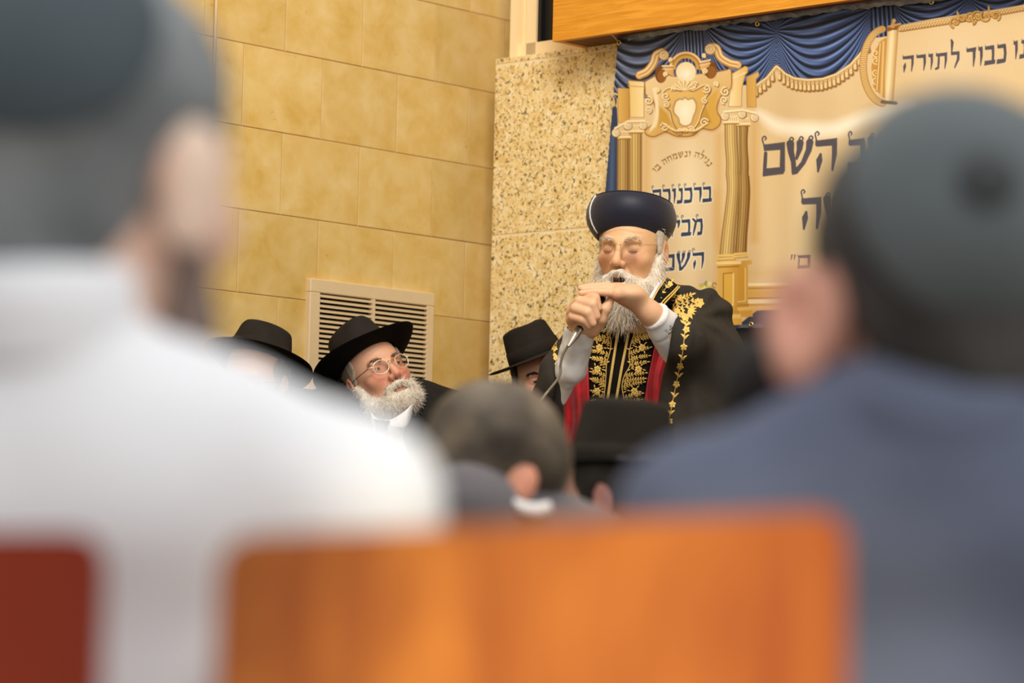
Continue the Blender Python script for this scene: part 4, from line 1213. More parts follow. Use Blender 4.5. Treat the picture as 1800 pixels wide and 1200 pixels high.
# ================================================================== PEOPLE: helpers
def trace(px, py, fn, off=0.0, y0=6.9, n=60):
    """follow sight lines of picture points to an implicit surface (vectorised)"""
    px = np.asarray(px, float); py = np.asarray(py, float)
    r = _F + ((px - 900) / FPX)[:, None] * _R - ((py - 600) / FPX)[:, None] * _U
    L = np.linalg.norm(r, axis=1); r = r / L[:, None]
    t = y0 / r[:, 1]
    for _ in range(n):
        d = fn(CAM + r * t[:, None]) - off
        t = np.minimum(t + .9 * d, 9.5)
    return CAM + r * t[:, None]

def edge_x(pts):
    ys = [q[1] for q in pts]; xs = [q[0] for q in pts]
    return lambda y: np.interp(y, ys, xs)

def traced_sheet(name, le, re, y0, y1, fn, off, mat, parent, nx=14, ny=40, thick=.004, **kw):
    L, R_ = edge_x(le), edge_x(re)
    ys = np.linspace(y0, y1, ny); gx = np.array([[L(y) + (R_(y) - L(y)) * i / (nx - 1) for i in range(nx)] for y in ys]); gy = np.repeat(ys[:, None], nx, 1)
    W = trace(gx.ravel(), gy.ravel(), fn, off).reshape(ny, nx, 3)
    return sheet(name, W, mat, parent, thick, **kw)

class Emb:
    """raised thread work: flat outlines in the picture, laid on a cloth surface"""
    def __init__(s): s.p = []; s.h = []; s.F = []; s.n = 0
    def _add(s, pts, hs, fs):
        s.p += [tuple(q) for q in pts]; s.h += list(hs); s.F += [tuple(i + s.n for i in f) for f in fs]; s.n += len(pts)
    def leaf(s, x, y, ang, ln, wd, h=.0032, bend=0.0):
        ts = np.array([0, .25, .5, .75, 1.0]); ws = np.array([.12, .8, 1.0, .75, .08]) * wd / 2
        c, d = math.cos(ang), math.sin(ang); pts = []; hs = []
        for t, w in zip(ts, ws):
            u = t * ln; v = bend * ln * 4 * t * (1 - t)
            for k, hh in ((-1, 0), (0, 1), (1, 0)):
                a, b = u, v + k * w
                pts.append((x + a * c - b * d, y + a * d + b * c)); hs.append(.0004 + h * hh * (1 if 0 < t < 1 else .3))
        fs = []
        for i in range(4):
            for k in (0, 1): q = 3 * i + k; fs.append((q, q + 3, q + 4, q + 1))
        s._add(pts, hs, fs)
    def line(s, pts, wd, h=.0028):
        p = np.asarray(pts, float); t = np.gradient(p, axis=0); t /= np.linalg.norm(t, axis=1)[:, None] + 1e-9; nr = np.stack([-t[:, 1], t[:, 0]], 1)
        pp = []; hs = []
        for q, m_ in zip(p, nr):
            for k, hh in ((-1, 0), (0, 1), (1, 0)): pp.append(q + m_ * k * wd / 2); hs.append(.0004 + h * hh)
        fs = []
        for i in range(len(p) - 1):
            for k in (0, 1): q = 3 * i + k; fs.append((q, q + 3, q + 4, q + 1))
        s._add(pp, hs, fs)
    def flower(s, x, y, r, n=5, a0=.3):
        for k in range(n): a = a0 + 2 * math.pi * k / n; s.leaf(x + .1 * r * math.cos(a), y + .1 * r * math.sin(a), a, r, r * .85, .003)
        s.leaf(x - r * .3, y, 0, r * .6, r * .6, .0045)
    def branch(s, pts, n, ln, wd, spread=.8, flip=1):
        p = curve(pts, 8); s.line(p, 1.1)
        for i in range(n):
            f = (i + .5) / n; k = min(len(p) - 2, int(f * (len(p) - 1))); d = p[k + 1] - p[k]; a = math.atan2(d[1], d[0])
            for sg in (-1, 1): s.leaf(p[k][0], p[k][1], a + sg * spread * flip, ln * (1.05 - .35 * f), wd, .003, -.08 * sg)
        d = p[-1] - p[-2]; s.leaf(p[-1][0], p[-1][1], math.atan2(d[1], d[0]), ln, wd * 1.1)
    def put(s, name, fn, off, mat, parent, **kw):
        p = np.array(s.p); W = trace(p[:, 0], p[:, 1], fn, off); tow = CAM - W; tow /= np.linalg.norm(tow, axis=1)[:, None]
        return put(name, W + tow * np.array(s.h)[:, None], [tuple(reversed(f)) for f in s.F], mat, parent, kind='stuff', **kw)

def hair_tone(rng, n, a, b):
    t = rng.random((n, 1)); return np.array(lin(a)) * (1 - t) + np.array(lin(b)) * t

def fur(name, fr, fn, lo, hi, h, n, length, width, tones, parent, rng, down=.8, norm=.4, jit=.25, keep=None, label=None, curl=.25, seg=4, base=True):
    """a mass of hair: soft core plus single strands, one mesh"""
    V, F = sdf_mesh(fn, lo, hi, h); V = smooth_mesh(V, F, 1, .5); N = vnormals(V, F)
    idx = np.arange(len(V)) if keep is None else np.where(keep(V, N))[0]
    pick = rng.choice(idx, n)
    root = V[pick] + rng.normal(0, h * .4, (n, 3)) - N[pick] * h * .5
    d = N[pick] * norm + np.array([0, -.12, -1.0]) * down
    ln = length * rng.uniform(.55, 1.2, n)
    S, SF = strands(rng, root, d, ln, width, jit, seg, None, curl)
    cs = np.repeat(hair_tone(rng, n, *tones), 2 * (seg + 1), 0)
    if not base: return put(name, fr.w(S), SF, M['hair_col'], parent, colors=cs, label=label, kind='stuff')
    cv = np.array(lin(tones[0])) * .55 + np.array(lin(tones[1])) * .45 + 0 * V
    cv = cv * (1 + .12 * wob(V, 160, 1.0)[:, None])
    return put(name, fr.w(np.concatenate([V, S])), np.concatenate([F, SF + len(V)]), M['hair_col'], parent, colors=np.concatenate([cv, cs]), label=label)

def fedora(fr, parent, brim=(.150, .165), crown=(.083, .099), height=.112, side_up=.030, front_dn=.018, back_up=.0, mat='felt', pinch=True, label=None):
    """felt hat in its own frame: origin at the middle of the hatband's foot, -Y is the front"""
    na, nr = 72, 12
    def brim_pt(a, t, dz=0.0):
        ca, sa = math.cos(a), math.sin(a)
        rx = crown[0] + (brim[0] - crown[0]) * t; ry = crown[1] + (brim[1] - crown[1]) * t
        z = side_up * (ca * ca) * t ** 1.7 - front_dn * max(0, -sa) ** 1.5 * t ** 1.3 + back_up * max(0, sa) ** 1.5 * t ** 1.5
        return (rx * ca, ry * sa, z + dz)
    V = []; F = []
    for t in np.linspace(1, 0, nr + 1):
        for k in range(na): V.append(brim_pt(2 * math.pi * k / na, t, .0022 * min(1, (1 - t) * 12)))
    nc = 18
    for i in range(1, nc + 1):
        f = i / nc; 
        for k in range(na):
            a = 2 * math.pi * k / na; ca, sa = math.cos(a), math.sin(a)
            if f < .72:
                g = f / .72; r = 1 - .15 * g ** 1.5; z = height * g
            else:
                g = (f - .72) / .28; r = .85 * math.cos(g * math.pi / 2) ** .7; z = height * (1 + .16 * math.sin(g * math.pi / 2))
            x, y = crown[0] * r * ca, crown[1] * r * sa
            if pinch:
                up = max(0, z / height - .35)
                w = math.exp(-((y + .075) / .045) ** 2); x *= 1 - .26 * w * min(1, up * 1.4)
                z -= .016 * math.exp(-(x / .022) ** 2 - ((y + .01) / .05) ** 2) * max(0, (z / height - .8) / .35) - .006 * max(0, -y / .09) * max(0, z / height - .6)
            V.append((x, y, z + .002))
    rows = nr + 1 + nc
    for i in range(rows - 1):
        for k in range(na): F.append((i * na + k, i * na + (k + 1) % na, (i + 1) * na + (k + 1) % na, (i + 1) * na + k))
    hat = put('hat', fr.w(np.array(V)), F, M[mat], parent, label=label)
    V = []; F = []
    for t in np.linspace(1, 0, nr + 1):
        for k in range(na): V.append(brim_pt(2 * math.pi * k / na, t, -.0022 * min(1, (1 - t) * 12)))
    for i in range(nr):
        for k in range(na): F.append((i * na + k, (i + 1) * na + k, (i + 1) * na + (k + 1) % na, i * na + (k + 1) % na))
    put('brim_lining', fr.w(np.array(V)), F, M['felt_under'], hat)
    V = []; F = []
    for z, e in ((.001, .0012), (.002, .0022), (.036, .0024), (.037, .001)):
        for k in range(na):
            a = 2 * math.pi * k / na; r = 1 - .15 * (min(1, z / height / .72)) ** 1.5 * .72
            V.append(((crown[0] * r + e) * math.cos(a), (crown[1] * r + e) * math.sin(a), z + .002))
    for i in range(3):
        for k in range(na): F.append((i * na + k, i * na + (k + 1) % na, (i + 1) * na + (k + 1) % na, (i + 1) * na + k))
    put('hat_band', fr.w(np.array(V)), F, M['felt'], hat)
    return hat

def trunk(p, x, y, zs, zsh, w, dpt, zf, lean=0.0):
    """plain seated trunk with thighs and shins, world coordinates"""
    d = sd_ell(p, (x, y, (zs + zsh) / 2), (w, dpt, (zsh - zs) / 2 + .12))
    return d

# ================================================================== THE SPEAKER
rs = np.random.default_rng(11)
sp = thing('person', 'standing bearded man in black robe with gold embroidery speaking into a microphone', 'person', P(1110, 600, 7.55) * [1, 1, 0] + [0, 0, .16])
HR = rot(-22, -6, 1.5)
hf = Frame(P(1111.5, 438, 7.45), HR)

# hands --------------------------------------------------------------
def chain(p, q, r, k=.006): return sd_chain(p, [P(*a) for a in q], r, k)
def fist(p):
    d = sd_ell(p, P(1021, 556, 7.185), (.036, .034, .044))
    d = smin(d, sd_cap(p, P(1034, 566, 7.185), P(1020, 604, 7.22), .029, .0245), .02)          # heel and wrist
    d = smin(d, sd_cap(p, P(1020, 604, 7.22), P(1012, 630, 7.25), .0245, .025), .02)
    f = [([(1021, 529, 7.165), (1031, 520, 7.140), (1046, 524, 7.118), (1052, 541, 7.120)], [.0125, .0125, .0115, .0095]),
         ([(1011, 538, 7.160), (1020, 530, 7.128), (1041, 535, 7.104), (1049, 556, 7.108)], [.0135, .0132, .0120, .0098]),
         ([(1005, 550, 7.160), (1012, 542, 7.126), (1032, 549, 7.102), (1042, 568, 7.108)], [.0130, .0128, .0115, .0095]),
         ([(1003, 563, 7.165), (1008, 556, 7.134), (1026, 562, 7.112), (1037, 573, 7.116)], [.0118, .0115, .0105, .0088])]
    g = None
    for q, r in f:
        e = chain(p, q, r, .004); g = e if g is None else smin(g, e, .0022)
    d = smin(d, g, .006)
    t = chain(p, [(1043, 580, 7.175), (1056, 560, 7.150), (1064, 543, 7.142), (1073, 528, 7.146)], [.017, .0145, .0125, .0100], .005)
    return smin(d, t, .009)
def flat(p):
    d = sd_ell(p, P(1104, 518, 7.16), (.040, .042, .022))
    d = smin(d, sd_cap(p, P(1088, 509, 7.185), P(1086, 516, 7.125), .017, .015), .012)
    d = smin(d, sd_cap(p, P(1110, 521, 7.165), P(1143, 550, 7.19), .027, .0255), .02)
    d = smin(d, sd_cap(p, P(1143, 550, 7.19), P(1185, 596, 7.24), .0255, .034), .02)
    f = [([(1090, 506, 7.195), (1062, 503, 7.195), (1040, 504, 7.190), (1025, 505, 7.186)], [.0110, .0100, .0090, .0068]),
         ([(1089, 507, 7.175), (1060, 504, 7.172), (1036, 505, 7.168), (1020, 506, 7.165)], [.0115, .0105, .0092, .0070]),
         ([(1088, 511, 7.153), (1062, 508, 7.150), (1040, 508, 7.148), (1024, 508.5, 7.146)], [.0112, .0102, .0090, .0068]),
         ([(1088, 516, 7.131), (1066, 514, 7.128), (1046, 513, 7.128), (1021, 515, 7.130)], [.0104, .0094, .0084, .0066])]
    for q, r in f: d = smin(d, chain(p, q, r, .004), .004)
    t = chain(p, [(1112, 520, 7.205), (1094, 515, 7.225), (1078, 512, 7.235)], [.015, .012, .0095], .005)
    return smin(d, t, .01)
skin1 = lin((229, 180, 140))
hands = []
for fn, c in ((fist, P(1030, 570, 7.2)), (flat, P(1100, 540, 7.2))):
    V, F = sdf_mesh(fn, c - [.12, .14, .16], c + [.16, .12, .12], .0028); V = smooth_mesh(V, F, 1, .4)
    col = np.array(skin1) + 0 * V; w = np.clip(wob(V, 90, 3.0), 0, 1)[:, None] * .35; col = col * (1 - w) + np.array(lin((222, 158, 124))) * w
    hands.append((V, F, col))
def trunk_sp(p):
    x0, y0, _ = P(1108, 600, 7.57)
    d = sd_ell(p, (x0, y0, 1.36), (.16, .10, .26)); d = smin(d, sd_cap(p, (x0 - .08, y0, 1.0), (x0 - .08, y0, .2), .085, .05), .08)
    return smin(d, sd_cap(p, (x0 + .08, y0, 1.0), (x0 + .08, y0, .2), .085, .05), .08)
c0 = P(1108, 600, 7.57)
V, F = sdf_mesh(trunk_sp, (c0[0] - .2, c0[1] - .14, .14), (c0[0] + .2, c0[1] + .14, 1.66), .02)
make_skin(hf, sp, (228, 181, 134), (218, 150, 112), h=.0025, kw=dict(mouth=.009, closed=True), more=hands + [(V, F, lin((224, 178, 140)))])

# hair, brows and beard ----------------------------------------------
def side_hair(p):
    q = p.copy(); q[..., 0] = np.abs(p[..., 0])
    d = sd_ell(q, (.0735, .012, .042), (.0095, .042, .034)); d = smin(d, sd_ell(p, (0, .084, .015), (.055, .030, .055)), .03); return smin(d, sd_ell(q, (.0755, -.012, .008), (.006, .012, .028)), .01) + .0012 * wob(p, 220)
fur('hair', hf, side_hair, (-.095, -.04, -.05), (.095, .125, .085), .004, 900, .014, .0006, ((190, 174, 150), (240, 230, 212)), sp, rs, down=.6, norm=.2)
def beard1(p):
    q = p.copy(); q[..., 0] = np.abs(p[..., 0])
    d = sd_ell(p, (0, -.050, -.112), (.066, .056, .048))
    d = smin(d, sd_cap(q, (.0745, -.006, -.012), (.060, -.026, -.092), .010, .028), .025)
    d = smin(d, sd_cap(p, (0, -.072, -.120), (0, -.078, -.160), .055, .030), .03)
    m = sd_cap(q, (.005, -.1090, -.0545), (.033, -.0960, -.078), .0092, .0080); m = smin(m, sd_cap(q, (.030, -.0965, -.074), (.040, -.083, -.105), .009, .014), .012)
    d = smin(d, m, .006)
    d = smax(d, -sd_ell(p, (0, -.108, -.0775), (.0225, .030, .0105)), .004)
    d = smax(d, -sd_ell(p, (0, -.106, -.0450), (.014, .018, .007)), .006)
    return d + .0022 * wob(p, 130, 2.0) + .0012 * wob(p, 330, 5.0)
fur('beard', hf, beard1, (-.10, -.15, -.215), (.10, .04, .02), .0036, 5200, .026, .00062, ((228, 210, 184), (255, 248, 234)), sp, rs, down=.75, norm=.38, jit=.22, keep=lambda V, N: (N[:, 1] < .5) & ~((V[:, 2] > -.088) & (V[:, 2] < -.056) & (np.abs(V[:, 0]) < .024)))
for s_ in (-1, 1):
    n = 150; u = rs.random(n); root = np.stack([s_ * (.013 + .034 * u), -.0965 + .019 * u ** 1.7, .0205 + .007 * np.sin(u * 2.6) + rs.normal(0, .0022, n)], 1)
    S, SF = strands(rs, root, np.stack([s_ * np.ones(n), -.3 * np.ones(n), .15 - .5 * u], 1), np.full(n, .010), .0006, .3, 3)
    put('eyebrow', hf.w(S), SF, M['hair_col'], sp, colors=np.repeat(hair_tone(rs, n, (234, 206, 172), (252, 238, 216)), 8, 0))

for s_ in (-1, 1):
    MB().tube([hf.w(q) for q in [(s_ * .0205, -.0885, -.0050), (s_ * .026, -.0893, -.0072), (s_ * .032, -.0893, -.0082), (s_ * .038, -.0878, -.0078), (s_ * .0435, -.0842, -.0062)]], [.0004, .0009, .0011, .0010, .0005], 6).put('eyelashes', M['lash'], sp)
# rimless spectacles --------------------------------------------------
def disc_lens(fr, c, rx, ry, tilt, mat, parent, name='lens', rim=None, n=28):
    t = np.linspace(0, 2 * math.pi, n, endpoint=False)
    ring = np.stack([c[0] + rx * np.cos(t), c[1] + .006 * (np.cos(t) * tilt), c[2] + ry * np.sin(t)], 1)
    if rim:
        return MB().tube([fr.w(q) for q in ring] + [fr.w(ring[0]), fr.w(ring[1])], rim, 8, False).put(name, mat, parent)
    V = np.concatenate([ring, ring + [0, .0014, 0]]); F = [tuple(range(n)), tuple(n + k for k in range(n))[::-1]] + [(k, n + k, n + (k + 1) % n, (k + 1) % n) for k in range(n)]
    return put(name, fr.w(V), F, mat, parent, smooth=False)
g = MB()
g.tube([hf.w(q) for q in [(-.0135, -.1175, .0085), (-.006, -.1205, .0115), (.006, -.1205, .0115), (.0135, -.1175, .0085)]], .0011, 8)
for s_ in (-1, 1):
    g.tube([hf.w(q) for q in [(s_ * .0105, -.117, .011), (s_ * .0105, -.115, .003), (s_ * .0115, -.110, -.004)]], .0007, 6)
    g.tube([hf.w(q) for q in [(s_ * .049, -.1085, .0085), (s_ * .058, -.1015, .009)]], .0013, 8)
    g.tube([hf.w(q) for q in [(s_ * .058, -.1015, .009), (s_ * .070, -.060, .010), (s_ * .0785, -.010, .010), (s_ * .081, .014, .006)]], .0008, 6)
gl = g.put('spectacle_frame', M['gold_metal'], sp, label='thin gold spectacle frame')
for s_ in (-1, 1): disc_lens(hf, (s_ * .0325, -.1125, -.003), .0205, .0165, s_ * .7, M['lens'], gl)

# round navy hat --------------------------------------------------------
ht = Frame(P(1107, 416, 7.455), rot(-14, 11, 1.0))
prof = [(.0, .088), (.05, .0885), (.090, .0865), (.1000, .0835), (.1025, .081), (.1070, .073), (.1105, .062), (.1118, .051), (.1110, .039), (.1075, .026), (.100, .012), (.0905, .000), (.0830, -.007), (.0795, -.0082), (.0770, -.004), (.0745, .03)]
na = 96; V = []; F = []
for r, z in prof:
    for k in range(na): a = 2 * math.pi * k / na; V.append((r * math.cos(a), r * 1.06 * math.sin(a), z))
for i in range(len(prof) - 1):
    for k in range(na): F.append((i * na + k, (i + 1) * na + k, (i + 1) * na + (k + 1) % na, i * na + (k + 1) % na))
hat = put('hat', ht.w(np.array(V)), F, M['hat_navy'], sp, label='round padded navy satin hat with flat crown', sharp=1.2)
a = math.radians(-90 - 52)
MB().tube([ht.w((1.012 * r * math.cos(a + .10 * (z - .04) / .05), 1.06 * 1.012 * r * math.sin(a + .10 * (z - .04) / .05), z)) for r, z in prof[4:13]], .0021, 8).put('piping', M['white_shirt'], hat, label='white piping line')
rim = [ht.w((.1012 * math.cos(q), .1012 * 1.06 * math.sin(q), .0835)) for q in np.linspace(0, 2 * math.pi, 60)]
MB().tube(rim, .0014, 8, False).put('crown_cord', M['hat_navy'], hat)

# robe ---------------------------------------------------------------
cT = P(1105, 650, 7.57)
def torso(p):
    d = sd_ell(p, cT + [0, 0, -.02], (.17, .135, .27))
    d = smin(d, sd_cap(p, (cT[0] - .005, cT[1] + .0, 1.20), (cT[0] - .01, cT[1], .20), .150, .24), .12)
    return d
EL = [(-.2, 2.0)]
ER = [(1180, 480), (1183, 540), (1185, 560), (1181, 582), (1175, 620), (1165, 660), (1158, 700), (1153, 730), (1145, 780), (1130, 1000)]
ELf = [(1004, 480), (1000, 560), (989, 600), (984, 625), (978, 653), (975, 700), (972, 780), (962, 1000)]
def pix(p):
    d = p - CAM; z = d @ _F
    return 900 + FPX * (d @ _R) / z, 600 - FPX * (d @ _U) / z
def cloak(p):
    u, v = pix(p)
    sh = sd_cap(p, P(1150, 548, 7.52), P(1233, 559, 7.47), .066, .060)
    sh = smin(sh, sd_cap(p, P(1128, 536, 7.55), P(1195, 546, 7.50), .055, .060), .03)
    ar = sd_cap(p, P(1235, 562, 7.46), P(1268, 672, 7.40), .062, .080)
    bl = smin(sd_cap(p, P(1268, 672, 7.40), P(1203, 600, 7.22), .078, .062), sd_cap(p, P(1228, 640, 7.34), P(1222, 1000, 7.36), .095, .13), .05)
    bl = smin(bl, sd_cap(p, P(1236, 560, 7.44), P(1205, 575, 7.30), .058, .050), .05)
    bk = sd_cap(p, P(1200, 660, 7.60), P(1200, 1000, 7.62), .15, .18)
    R_ = smin(smin(smin(sh, ar, .03), bl, .05), bk, .06)
    # folds falling from the shoulder and round the elbow
    rr_ = np.hypot(u - 1222, v - 556); th = np.arctan2(v - 556, u - 1222)
    R_ = R_ + .0085 * np.sin(8.5 * th + .012 * rr_ + .6 * np.sin(.05 * rr_)) * np.clip((rr_ - 12) / 30, 0, 1) * np.exp(-rr_ / 110) * np.clip((u - 1200) / 18, 0, 1)
    R_ = R_ + .004 * np.sin(.10 * u + 1.5 * np.sin(.02 * v)) * np.clip((v - 640) / 60, 0, 1)
    R_ = smax(R_, (np.interp(v, [q[1] for q in ER], [q[0] for q in ER]) - u) / 735.0, .006)
    sl = smin(sd_cap(p, P(1095, 548, 7.56), P(1040, 580, 7.60), .055, .050), sd_cap(p, P(1040, 582, 7.60), P(984, 690, 7.50), .052, .066), .03)
    sl = smin(sl, sd_cap(p, P(972, 655, 7.42), P(952, 1000, 7.42), .030, .09), .05)
    sl = smin(sl, sd_cap(p, P(1000, 610, 7.47), P(978, 680, 7.40), .032, .045), .04)
    bk2 = sd_cap(p, P(1020, 680, 7.62), P(1010, 1000, 7.64), .11, .16)
    sl = smin(sl, bk2, .06)
    sl = sl + .004 * np.sin(.11 * u - .05 * v) * np.clip((v - 590) / 40, 0, 1)
    fr_ = np.where(p[..., 1] < cT[1] - .06, (u - np.interp(v, [q[1] for q in ELf], [q[0] for q in ELf])) / 720.0, -1.0)
    sl = smax(sl, fr_, .006)
    return np.minimum(R_, sl)
def robe_all(p): return np.minimum(cloak(p), torso(p))
lo, hi = np.array([cT[0] - .34, 7.04, .17]), np.array([cT[0] + .40, 7.92, 1.70])
V, F = sdf_mesh(cloak, np.array([lo[0], lo[1], .86]), hi, .0075); V = smooth_mesh(V, F, 1, .4)
V2, F2 = sdf_mesh(robe_all, lo, np.array([hi[0], hi[1], .90]), .02)
robe = put('robe', np.concatenate([V, V2]), np.concatenate([F, F2 + len(V)]), M['robe'], sp, label='black open robe')
V, F = sdf_mesh(torso, np.array([lo[0], lo[1], .87]), hi, .012)
put('tunic', V, F, M['robe_panel'], sp)

# panels in the opening of the robe
Lp = [(1040, 540), (1034, 625), (1034.5, 653), (1036, 695), (1037, 800)]; Rp = [(1164, 540), (1153, 598), (1145, 635), (1138, 670), (1131, 715), (1118, 800)]
traced_sheet('front_panel', Lp, Rp, 540, 800, torso, .006, M['robe_panel'], sp, 16, 30, .003)
ripple = lambda p: torso(p) + .004 * np.sin(pix(p)[0] * .30 + .03 * pix(p)[1] + 1.5 * np.sin(pix(p)[1] * .04)) + .003 * wob(p, 45, 2.0)
traced_sheet('red_lining', Rp, [(x + 14, y) for x, y in ER], 545, 800, ripple, .010, M['red_satin'], sp, 14, 50, .003, label='crimson lining inside the right robe edge')
traced_sheet('red_lining', [(x - 16, y) for x, y in ELf], Lp, 604, 800, ripple, .010, M['red_satin'], sp, 18, 50, .003, label='crimson lining inside the left robe edge')
def zz5(*q): return [(1020 + x / 5.715, 560 + y / 5.715) for x, y in q]
for st in (zz5((420, -60), (395, 30), (360, 250), (320, 500), (280, 770), (262, 900)), zz5((530, -60), (505, 30), (465, 250), (415, 500), (365, 790), (345, 920))):
    e = Emb(); e.line(curve(st, 8), 4.6, .002); e.put('gold_stripe', torso, .010, M['gold_thread'], sp)
scL = zz5((352, -40), (345, 30), (300, 150), (310, 230), (298, 330), (265, 450), (258, 560), (250, 680), (240, 770), (236, 900))
scR = zz5((585, -40), (570, 30), (545, 140), (505, 270), (490, 370), (498, 470), (445, 570), (420, 680), (438, 810), (430, 900))
re_ = np.random.default_rng(5)
for nm, sc, sgn, edge in (('L', scL, -1, Lp), ('R', scR, 1, Rp)):
    e = Emb(); p = curve(sc, 10); e.line(p, 1.9)
    ex = edge_x(edge)
    for k, y in enumerate(np.arange(556, 742, 9.6)):
        x0 = float(np.interp(y, p[:, 1], p[:, 0])); x1 = float(ex(y)) - sgn * 3
        wdt = abs(x1 - x0)
        if wdt < 8: continue
        if k % 4 == 2:
            e.flower(x0 + sgn * wdt * .55, y - 3, 6.4, 6, re_.uniform(0, 1))
            for a in np.linspace(0, 2 * math.pi, 6, endpoint=False): e.leaf(x0 + sgn * wdt * .55 + 7 * math.cos(a), y - 3 + 6 * math.sin(a), a + .3, 7.0, 2.6)
            e.leaf(x0, y, math.atan2(-4, sgn * 8), 7, 2.6)
        else:
            rise = re_.uniform(6, 13) * (1 if k % 2 else .6)
            e.branch([(x0, y), (x0 + sgn * wdt * .45, y - rise * .7), (x0 + sgn * (wdt - 4), y - rise)], max(3, int(wdt / 5.0)), 7.0, 2.5, .8)
            e.leaf(x0 + sgn * 2, y + 2, math.atan2(2, sgn * 5), 6, 2.4)
    for y in (583, 615, 638): e.leaf(float(np.interp(y, p[:, 1], p[:, 0])), y, math.pi / 2 + sgn * 2.2, 6, 3)
    e.put('gold_embroidery', torso, .010, M['gold_thread'], sp)
# vine along the robe's edge and spray on the shoulder
def zz3(x, y): return (1140 + x / 8.57, 480 + y / 8.57)
e = Emb()
vine = zz5((1085, -60), (1062, 30), (1045, 190), (1030, 330), (1000, 480), (965, 650), (925, 850), (885, 1050), (858, 1140))
e.line(curve(vine, 10), 1.5)
for x, y in zz5((1065, 110), (1040, 285), (1003, 480), (966, 660), (925, 860), (895, 1030)): e.flower(x, y, 6.2, 5, re_.uniform(0, 1.2))
for x, y in zz5((1065, 75), (1050, 205), (1028, 415), (990, 590), (948, 790), (905, 965)):
    e.leaf(x, y, -2.25, 12.5, 4.2, .0034, .12); e.leaf(x, y + 1, -.85, 12, 4.0, .0034, -.12)
for q, n in (([(330, 545), (430, 490), (560, 430), (690, 405)], 5), ([(380, 470), (470, 400), (560, 355), (640, 325)], 5), ([(360, 560), (470, 545), (570, 505), (655, 490)], 4), ([(260, 470), (310, 430), (350, 370), (375, 330)], 4), ([(540, 700), (530, 620), (470, 580), (410, 590)], 4), ([(300, 500), (390, 560), (470, 610), (545, 680)], 4)):
    e.branch([zz3(*r) for r in q], n, 9.5, 3.4, .75)
e.flower(*zz3(762, 445), 8.6, 6, .2); e.flower(*zz3(550, 655), 7, 5, .6); e.flower(*zz3(470, 370), 6, 5, .1)
for a in np.linspace(-.55, 1.5, 6): e.leaf(*zz3(600, 545), a, 15, 4.2)
e.leaf(*zz3(620, 560), 1.25, 16, 5, .0034, .1); e.leaf(*zz3(480, 700), .9, 9, 3.4); e.leaf(*zz3(640, 750), 2.6, 8, 3)
e.put('gold_embroidery', cloak, .001, M['gold_thread'], robe)
e = Emb()
for q, n in (([(978, 596), (973, 612), (976, 628), (978, 642)], 5), ([(980, 594), (976, 600), (972, 606)], 3)): e.branch(q, n, 6.5, 3.2, .6)
e.flower(975, 612, 5); e.flower(977, 628, 4.6)
e.put('gold_embroidery', cloak, .001, M['gold_thread'], robe)

# collars
def band(name, a, b, Ya, Yb, mat, parent, n=12, thick=.004, **kw):
    """strip between two picture curves at two distances"""
    A_, B_ = curve(a, n), curve(b, n)
    ya = np.interp(np.linspace(0, 1, len(A_)), np.linspace(0, 1, len(Ya)), Ya); yb = np.interp(np.linspace(0, 1, len(B_)), np.linspace(0, 1, len(Yb)), Yb)
    rows = []
    for (p, y1, q, y2) in zip(A_, ya, B_, yb): rows.append([P(*(p + (q - p) * t), y1 + (y2 - y1) * t - .006 * math.sin(math.pi * t)) for t in np.linspace(0, 1, 6)])
    return sheet(name, rows, mat, parent, thick, **kw)
band('shirt_collar', [(1168, 470), (1163, 484), (1150, 506), (1136, 530)], [(1171, 486), (1166, 494), (1153, 514), (1140, 540)], [7.45, 7.42, 7.37, 7.34], [7.44, 7.41, 7.36, 7.33], M['white_shirt'], sp)
band('robe_collar', [(1170, 485), (1165, 494), (1152, 514), (1136, 545)], [(1194, 503), (1184, 514), (1165, 534), (1148, 562)], [7.44, 7.41, 7.36, 7.33], [7.44, 7.41, 7.355, 7.32], M['robe_panel'], sp)
lookY = lambda p: p[..., 1]
for a, ys in (([(1171.5, 486), (1166.5, 495), (1153.5, 515), (1138, 546)], [7.435, 7.405, 7.355, 7.325]), ([(1192, 502.5), (1182, 513), (1163, 532.5), (1147, 560)], [7.43, 7.40, 7.345, 7.315]), ([(1195, 503.5), (1185, 515), (1166, 536), (1150, 563)], [7.43, 7.40, 7.345, 7.315])):
    p = curve(a, 8); yy_ = np.interp(np.linspace(0, 1, len(p)), np.linspace(0, 1, 4), ys)
    MB().tube([P(q[0], q[1], y - .004) for q, y in zip(p, yy_)], .0018, 6).put('gold_cord', M['gold_thread'], sp)
e = Emb(); e.branch([(1152, 528), (1163, 516), (1172, 504), (1180, 495)], 4, 7.5, 3, .8); e.flower(1178, 499, 5, 5); e.branch([(1148, 536), (1150, 528), (1156, 520)], 2, 6, 3)
pp = np.array(e.p); W = np.array([P(x, y, float(np.interp(y, [490, 515, 535, 560], [7.425, 7.385, 7.352, 7.32])) - .012 - h) for (x, y), h in zip(e.p, e.h)])
put('gold_embroidery', W, [tuple(reversed(f)) for f in e.F], M['gold_thread'], sp, kind='stuff')

